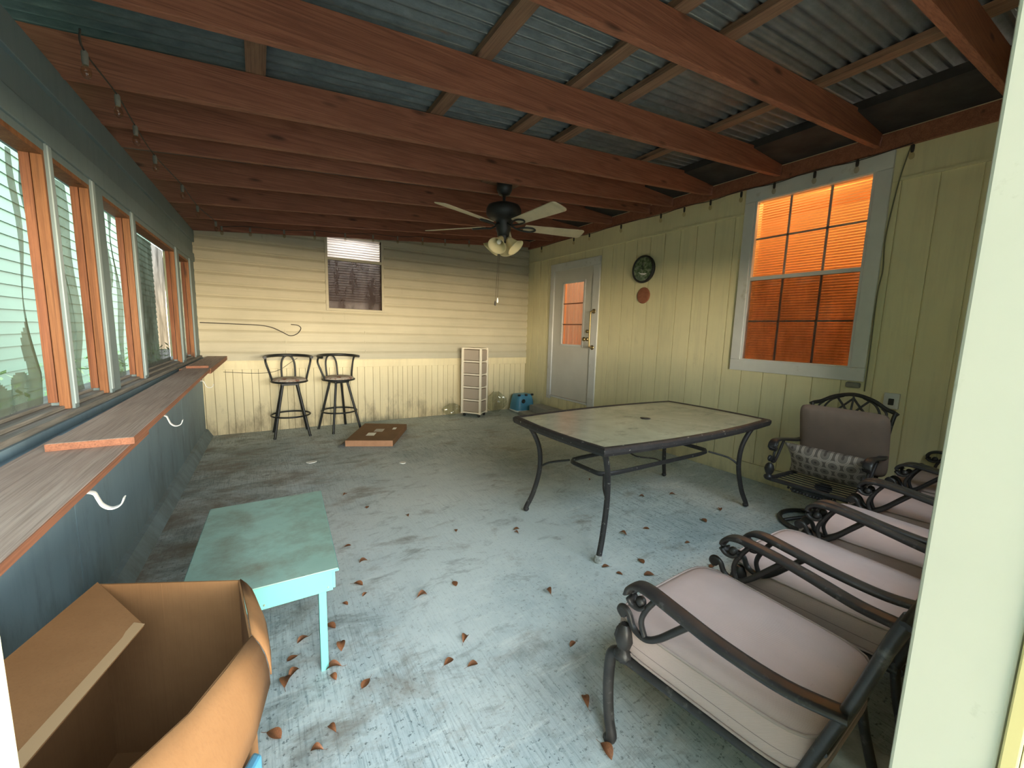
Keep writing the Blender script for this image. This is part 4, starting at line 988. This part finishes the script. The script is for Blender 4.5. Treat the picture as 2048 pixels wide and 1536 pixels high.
for k in range(4):
    a = math.radians(35 + 90 * k); d = Vector((math.cos(a) * .75, math.sin(a) * .75, -.80)).normalized()
    q_ = Vector((0, 0, 1)).rotation_difference(d).to_matrix(); o_ = Vector((math.cos(a) * .045, math.sin(a) * .045, 2.245))
    tf = lambda v, q_=q_, o_=o_: o_ + q_ @ v
    sh = MB(tf).lathe([(.024, 0), (.034, .02), (.042, .05), (.054, .085), (.076, .112), (.086, .122)], (0, 0, 0), 24, caps=False).build('lamp_shade', 'shade', fn)
    m_ = sh.modifiers.new('thickness', 'SOLIDIFY'); m_.thickness = .002
    MB(tf).ball((0, 0, .06), .022, 12, 8, 1.3).build('bulb', 'white', sh)
for x, y, z0_, m_ in ((-.035, .02, 1.66, 'white'), (-.075, -.01, 1.63, 'wire')):
    c = MB().tube([(x * .6, y, 2.27), (x, y, z0_ + .05)], .0014, 6); c.build('pull_chain', 'wire', fn)
    MB().lathe([(.003, z0_ + .05), (.008, z0_ + .03), (.009, z0_ + .01), (1e-4, z0_)], (x, y, 0), 10).build('chain_knob', m_, fn)

# ------------------------------------------------------------ wall things
ck = tag(empty('wall_clock', (XR - .001, 3.55, 2.213)), 'round green faced clock in a dark rim on the yellow wall', 'clock')
MB().lathe([(.165, 0), (.170, -.02), (.165, -.040), (.150, -.046), (.145, -.036), (.145, -.02)], (0, 0, 0), 48, axis='x', caps=False).build('rim', 'black', ck)
MB().lathe([(.148, -.030), (1e-4, -.0301)], (0, 0, 0), 48, axis='x').build('dial', 'dial', ck)
MB().add([(-.033, .07, -.03), (-.033, .03, -.045), (-.033, -.07, -.055), (-.033, -.03, -.075), (-.033, .02, -.065)], [(0, 1, 2, 3, 4)]).build('dial_mark', 'white', ck)
h_ = MB(); h_.box(-.036, -.034, -.004, .004, 0, .09); h_.hexa([(-.036, 0, -.004), (-.034, 0, -.004), (-.034, .06, .02), (-.036, .06, .02)], [(-.036, 0, .004), (-.034, 0, .004), (-.034, .06, .028), (-.036, .06, .028)]); h_.build('clock_hand', 'black', ck)
MB().ball((-.034, 0, 0), .006).build('hand_pin', 'black', ck)
tag(MB().lathe([(.098, 0), (.100, -.006), (.094, -.012), (.07, -.010), (.03, -.014), (1e-4, -.014)], (XR - .001, 3.535, 1.893), 40, axis='x').build('wall_plaque', 'copper'), 'small terracotta coloured round plaque under the clock', 'plaque')
ou = tag(empty('outlet_box', (XR, 1.06, .95)), 'dirty white outdoor outlet box on the yellow wall behind swivel chair', 'outlet')
MB().box(-.03, -.001, -.045, .045, -.06, .06).build('cover', 'white_trim', ou, bevel=.004)
MB().box(-.045, -.031, -.02, .012, -.03, .02).build('plug', 'black', ou, bevel=.004)
tag(MB().box(XR - .03, XR - .001, 1.26, 1.36, 1.02, 1.065).build('wasp_nest', 'scale', bevel=.012), 'grey dusty nest remnant on the wall below the big window', 'nest')
# cable along the back siding, and conduit on the right wall
tag(MB().tube(spline([(-.60, YB - .03, 1.402), (-.25, YB - .03, 1.395), (.012, YB - .03, 1.388), (.15, YB - .035, 1.36), (.25, YB - .035, 1.31), (.345, YB - .03, 1.262), (.43, YB - .03, 1.29), (.475, YB - .03, 1.36), (.44, YB - .028, 1.40), (.36, YB - .026, 1.41)], 6), .006, 6).build('loose_cable', 'wire'), 'black cable running along the far siding above the stools', 'cable')
tag(MB().tube(spline([(-.40, YB - .028, .80), (-.1, YB - .028, .775), (.10, YB - .028, .78), (.22, YB - .03, .82), (.33, YB - .03, .90), (.42, YB - .03, .965)], 6), .003, 6).build('thin_wire', 'wire'), 'thin grey wire sagging on the wainscot behind the stools', 'cable')
tag(MB().tube(spline([(XR - .02, 1.16, 2.83), (XR - .02, 1.20, 2.6), (XR - .015, 1.235, 2.2), (XR - .012, 1.225, 1.95), (XR - .02, 1.235, 1.75), (XR - .012, 1.232, 1.3), (XR - .012, 1.232, 1.0)], 6), .0045, 6).build('wall_cable', 'cable_paint'), 'cable running down the wall along the big window casing', 'cable')
# festoon lights
def strand(pts, drops, label, seed, mm='wire'):
    random.seed(seed); r = empty('string_lights'); tag(r, label, 'string lights', 'strings of small bulbs under the roof')
    MB().tube(spline(pts, 5), .0035, 6).build('cord', 'wire', r)
    for p in drops:
        s = MB().lathe([(.009, -.045), (.011, -.03), (.011, 0), (.006, .008)], p, 10).build('socket', mm, r)
        MB().ball((p[0], p[1], p[2] - .07), .017, 10, 8, 1.5).build('bulb', 'bulb', s)
bx_ = [-.323, -.039, .323, .672, 1.047, 1.415, 1.76, 2.134, 2.493, 2.9]
strand([(x, 6.045, roofz(x) + .055 + (.01 if i % 2 else -.01)) for i, x in enumerate(bx_)], [(x, 6.045, roofz(x) + .045) for x in bx_], 'string of clear bulbs along the last rafter at far wall', 1, 'scale')
by_ = [5.69, 4.87, 4.53, 3.93, 3.31, 3.0, 2.69, 2.37, 2.07, 1.75, 1.46, 1.14]
strand([(4.085 - .02, y, 2.815 + (.012 if i % 2 else -.008)) for i, y in enumerate(by_)], [(4.085 - .02, y, 2.81) for y in by_], 'string of bulbs in black sockets along the yellow wall top', 2)
lp = [(-.50, 2.20), (-.53, 2.36), (-.51, 2.70), (-.515, 3.05), (-.51, 3.5), (-.45, 4.1), (-.42, 4.72), (-.33, 5.3)]
strand([(x, y, 2.435) for x, y in lp], [(x, y, 2.43) for x, y in lp[1:]], 'string of dusty bulbs under the rafters beside the window wall', 3, 'scale')

# ------------------------------------------------------------ fallen leaves
LV = [(1.111, 2.464), (1.492, 2.271), (1.469, 2.235), (0.666, 1.9), (0.859, 1.917), (0.308, 2.035), (0.105, 1.874), (0.244, 1.75), (0.058, 1.782), (0.024, 1.665), (0.056, 1.69),
      (0.189, 1.594), (0.297, 1.502), (-0.02, 1.445), (0.156, 1.371), (0.101, 1.317), (0.619, 1.436), (0.699, 1.369), (1.143, 1.246), (0.93, 0.825), (1.958, 1.557), (1.881, 1.428),
      (2.127, 1.857), (1.271, 1.599), (2.421, 1.554), (2.828, 1.7), (3.051, 2.142), (2.767, 2.244), (2.329, 1.829), (0.397, 2.167), (0.412, 2.062), (0.47, 2.376), (0.42, 2.611),
      (0.886, 2.849), (0.55, 3.473), (0.734, 1.516), (0.659, 3.139), (1.718, 1.617), (2.646, 2.765), (3.134, 1.753), (1.74, 1.529), (0.22, 1.90), (1.0, 1.0), (.2, 1.64), (2.3, 1.3)]
random.seed(21)
lm = []
for v in range(4):
    m = MB(); n = 10; vs = []
    for i in range(n + 1):
        t = i / n; wd = .34 * math.sin(math.pi * t ** .8) ** .9 * (1 - .3 * t); cz = (.12 + .08 * v) * math.sin(math.pi * t) + .1 * t * (v % 2)
        for j in (-1, -.5, 0, .5, 1): vs.append((t - .5 + .0, wd * j * (.75 if v == 2 and j > 0 else 1), .02 + cz * .5 + abs(j) * wd * (.35 + .15 * v)))
    m.add(vs, [(i * 5 + j, i * 5 + j + 1, (i + 1) * 5 + j + 1, (i + 1) * 5 + j) for i in range(n) for j in range(4)], True)
    m.tube([(.5, 0, .04 + .05 * (v % 2)), (.62, .02, .05), (.78, .06, .06)], .012, 5)
    lm.append(m)
meshes = []
for k, (x, y) in enumerate(LV):
    v = k % 4
    if k < 4:
        o = lm[v].build('dry_leaf', 'leaf'); meshes.append(o)
    else:
        o = meshes[v].copy(); COL.objects.link(o)
    s = random.uniform(.040, .064) * (1.0 if y < 2 else .9)
    if y > 2.6: s = .045
    o.scale = (s, s, s); o.location = (x, y, .0015); o.rotation_euler = (0, 0, random.uniform(0, 6.28))
    if x < .5 and y < 2.2: tag(o, 'small dry brown leaf on the floor around the turquoise table', 'leaf', 'dry leaves around the turquoise table')
    elif x > 1.6 and y < 2.9: tag(o, 'small dry brown leaf on the floor around the glass topped table', 'leaf', 'dry leaves around the glass topped table')
    elif y < 2.0: tag(o, 'small dry brown leaf on the open floor near the front', 'leaf', 'dry leaves on the open floor near the front')
    else: tag(o, 'small dry brown leaf on the open floor farther back', 'leaf', 'dry leaves on the open floor farther back')
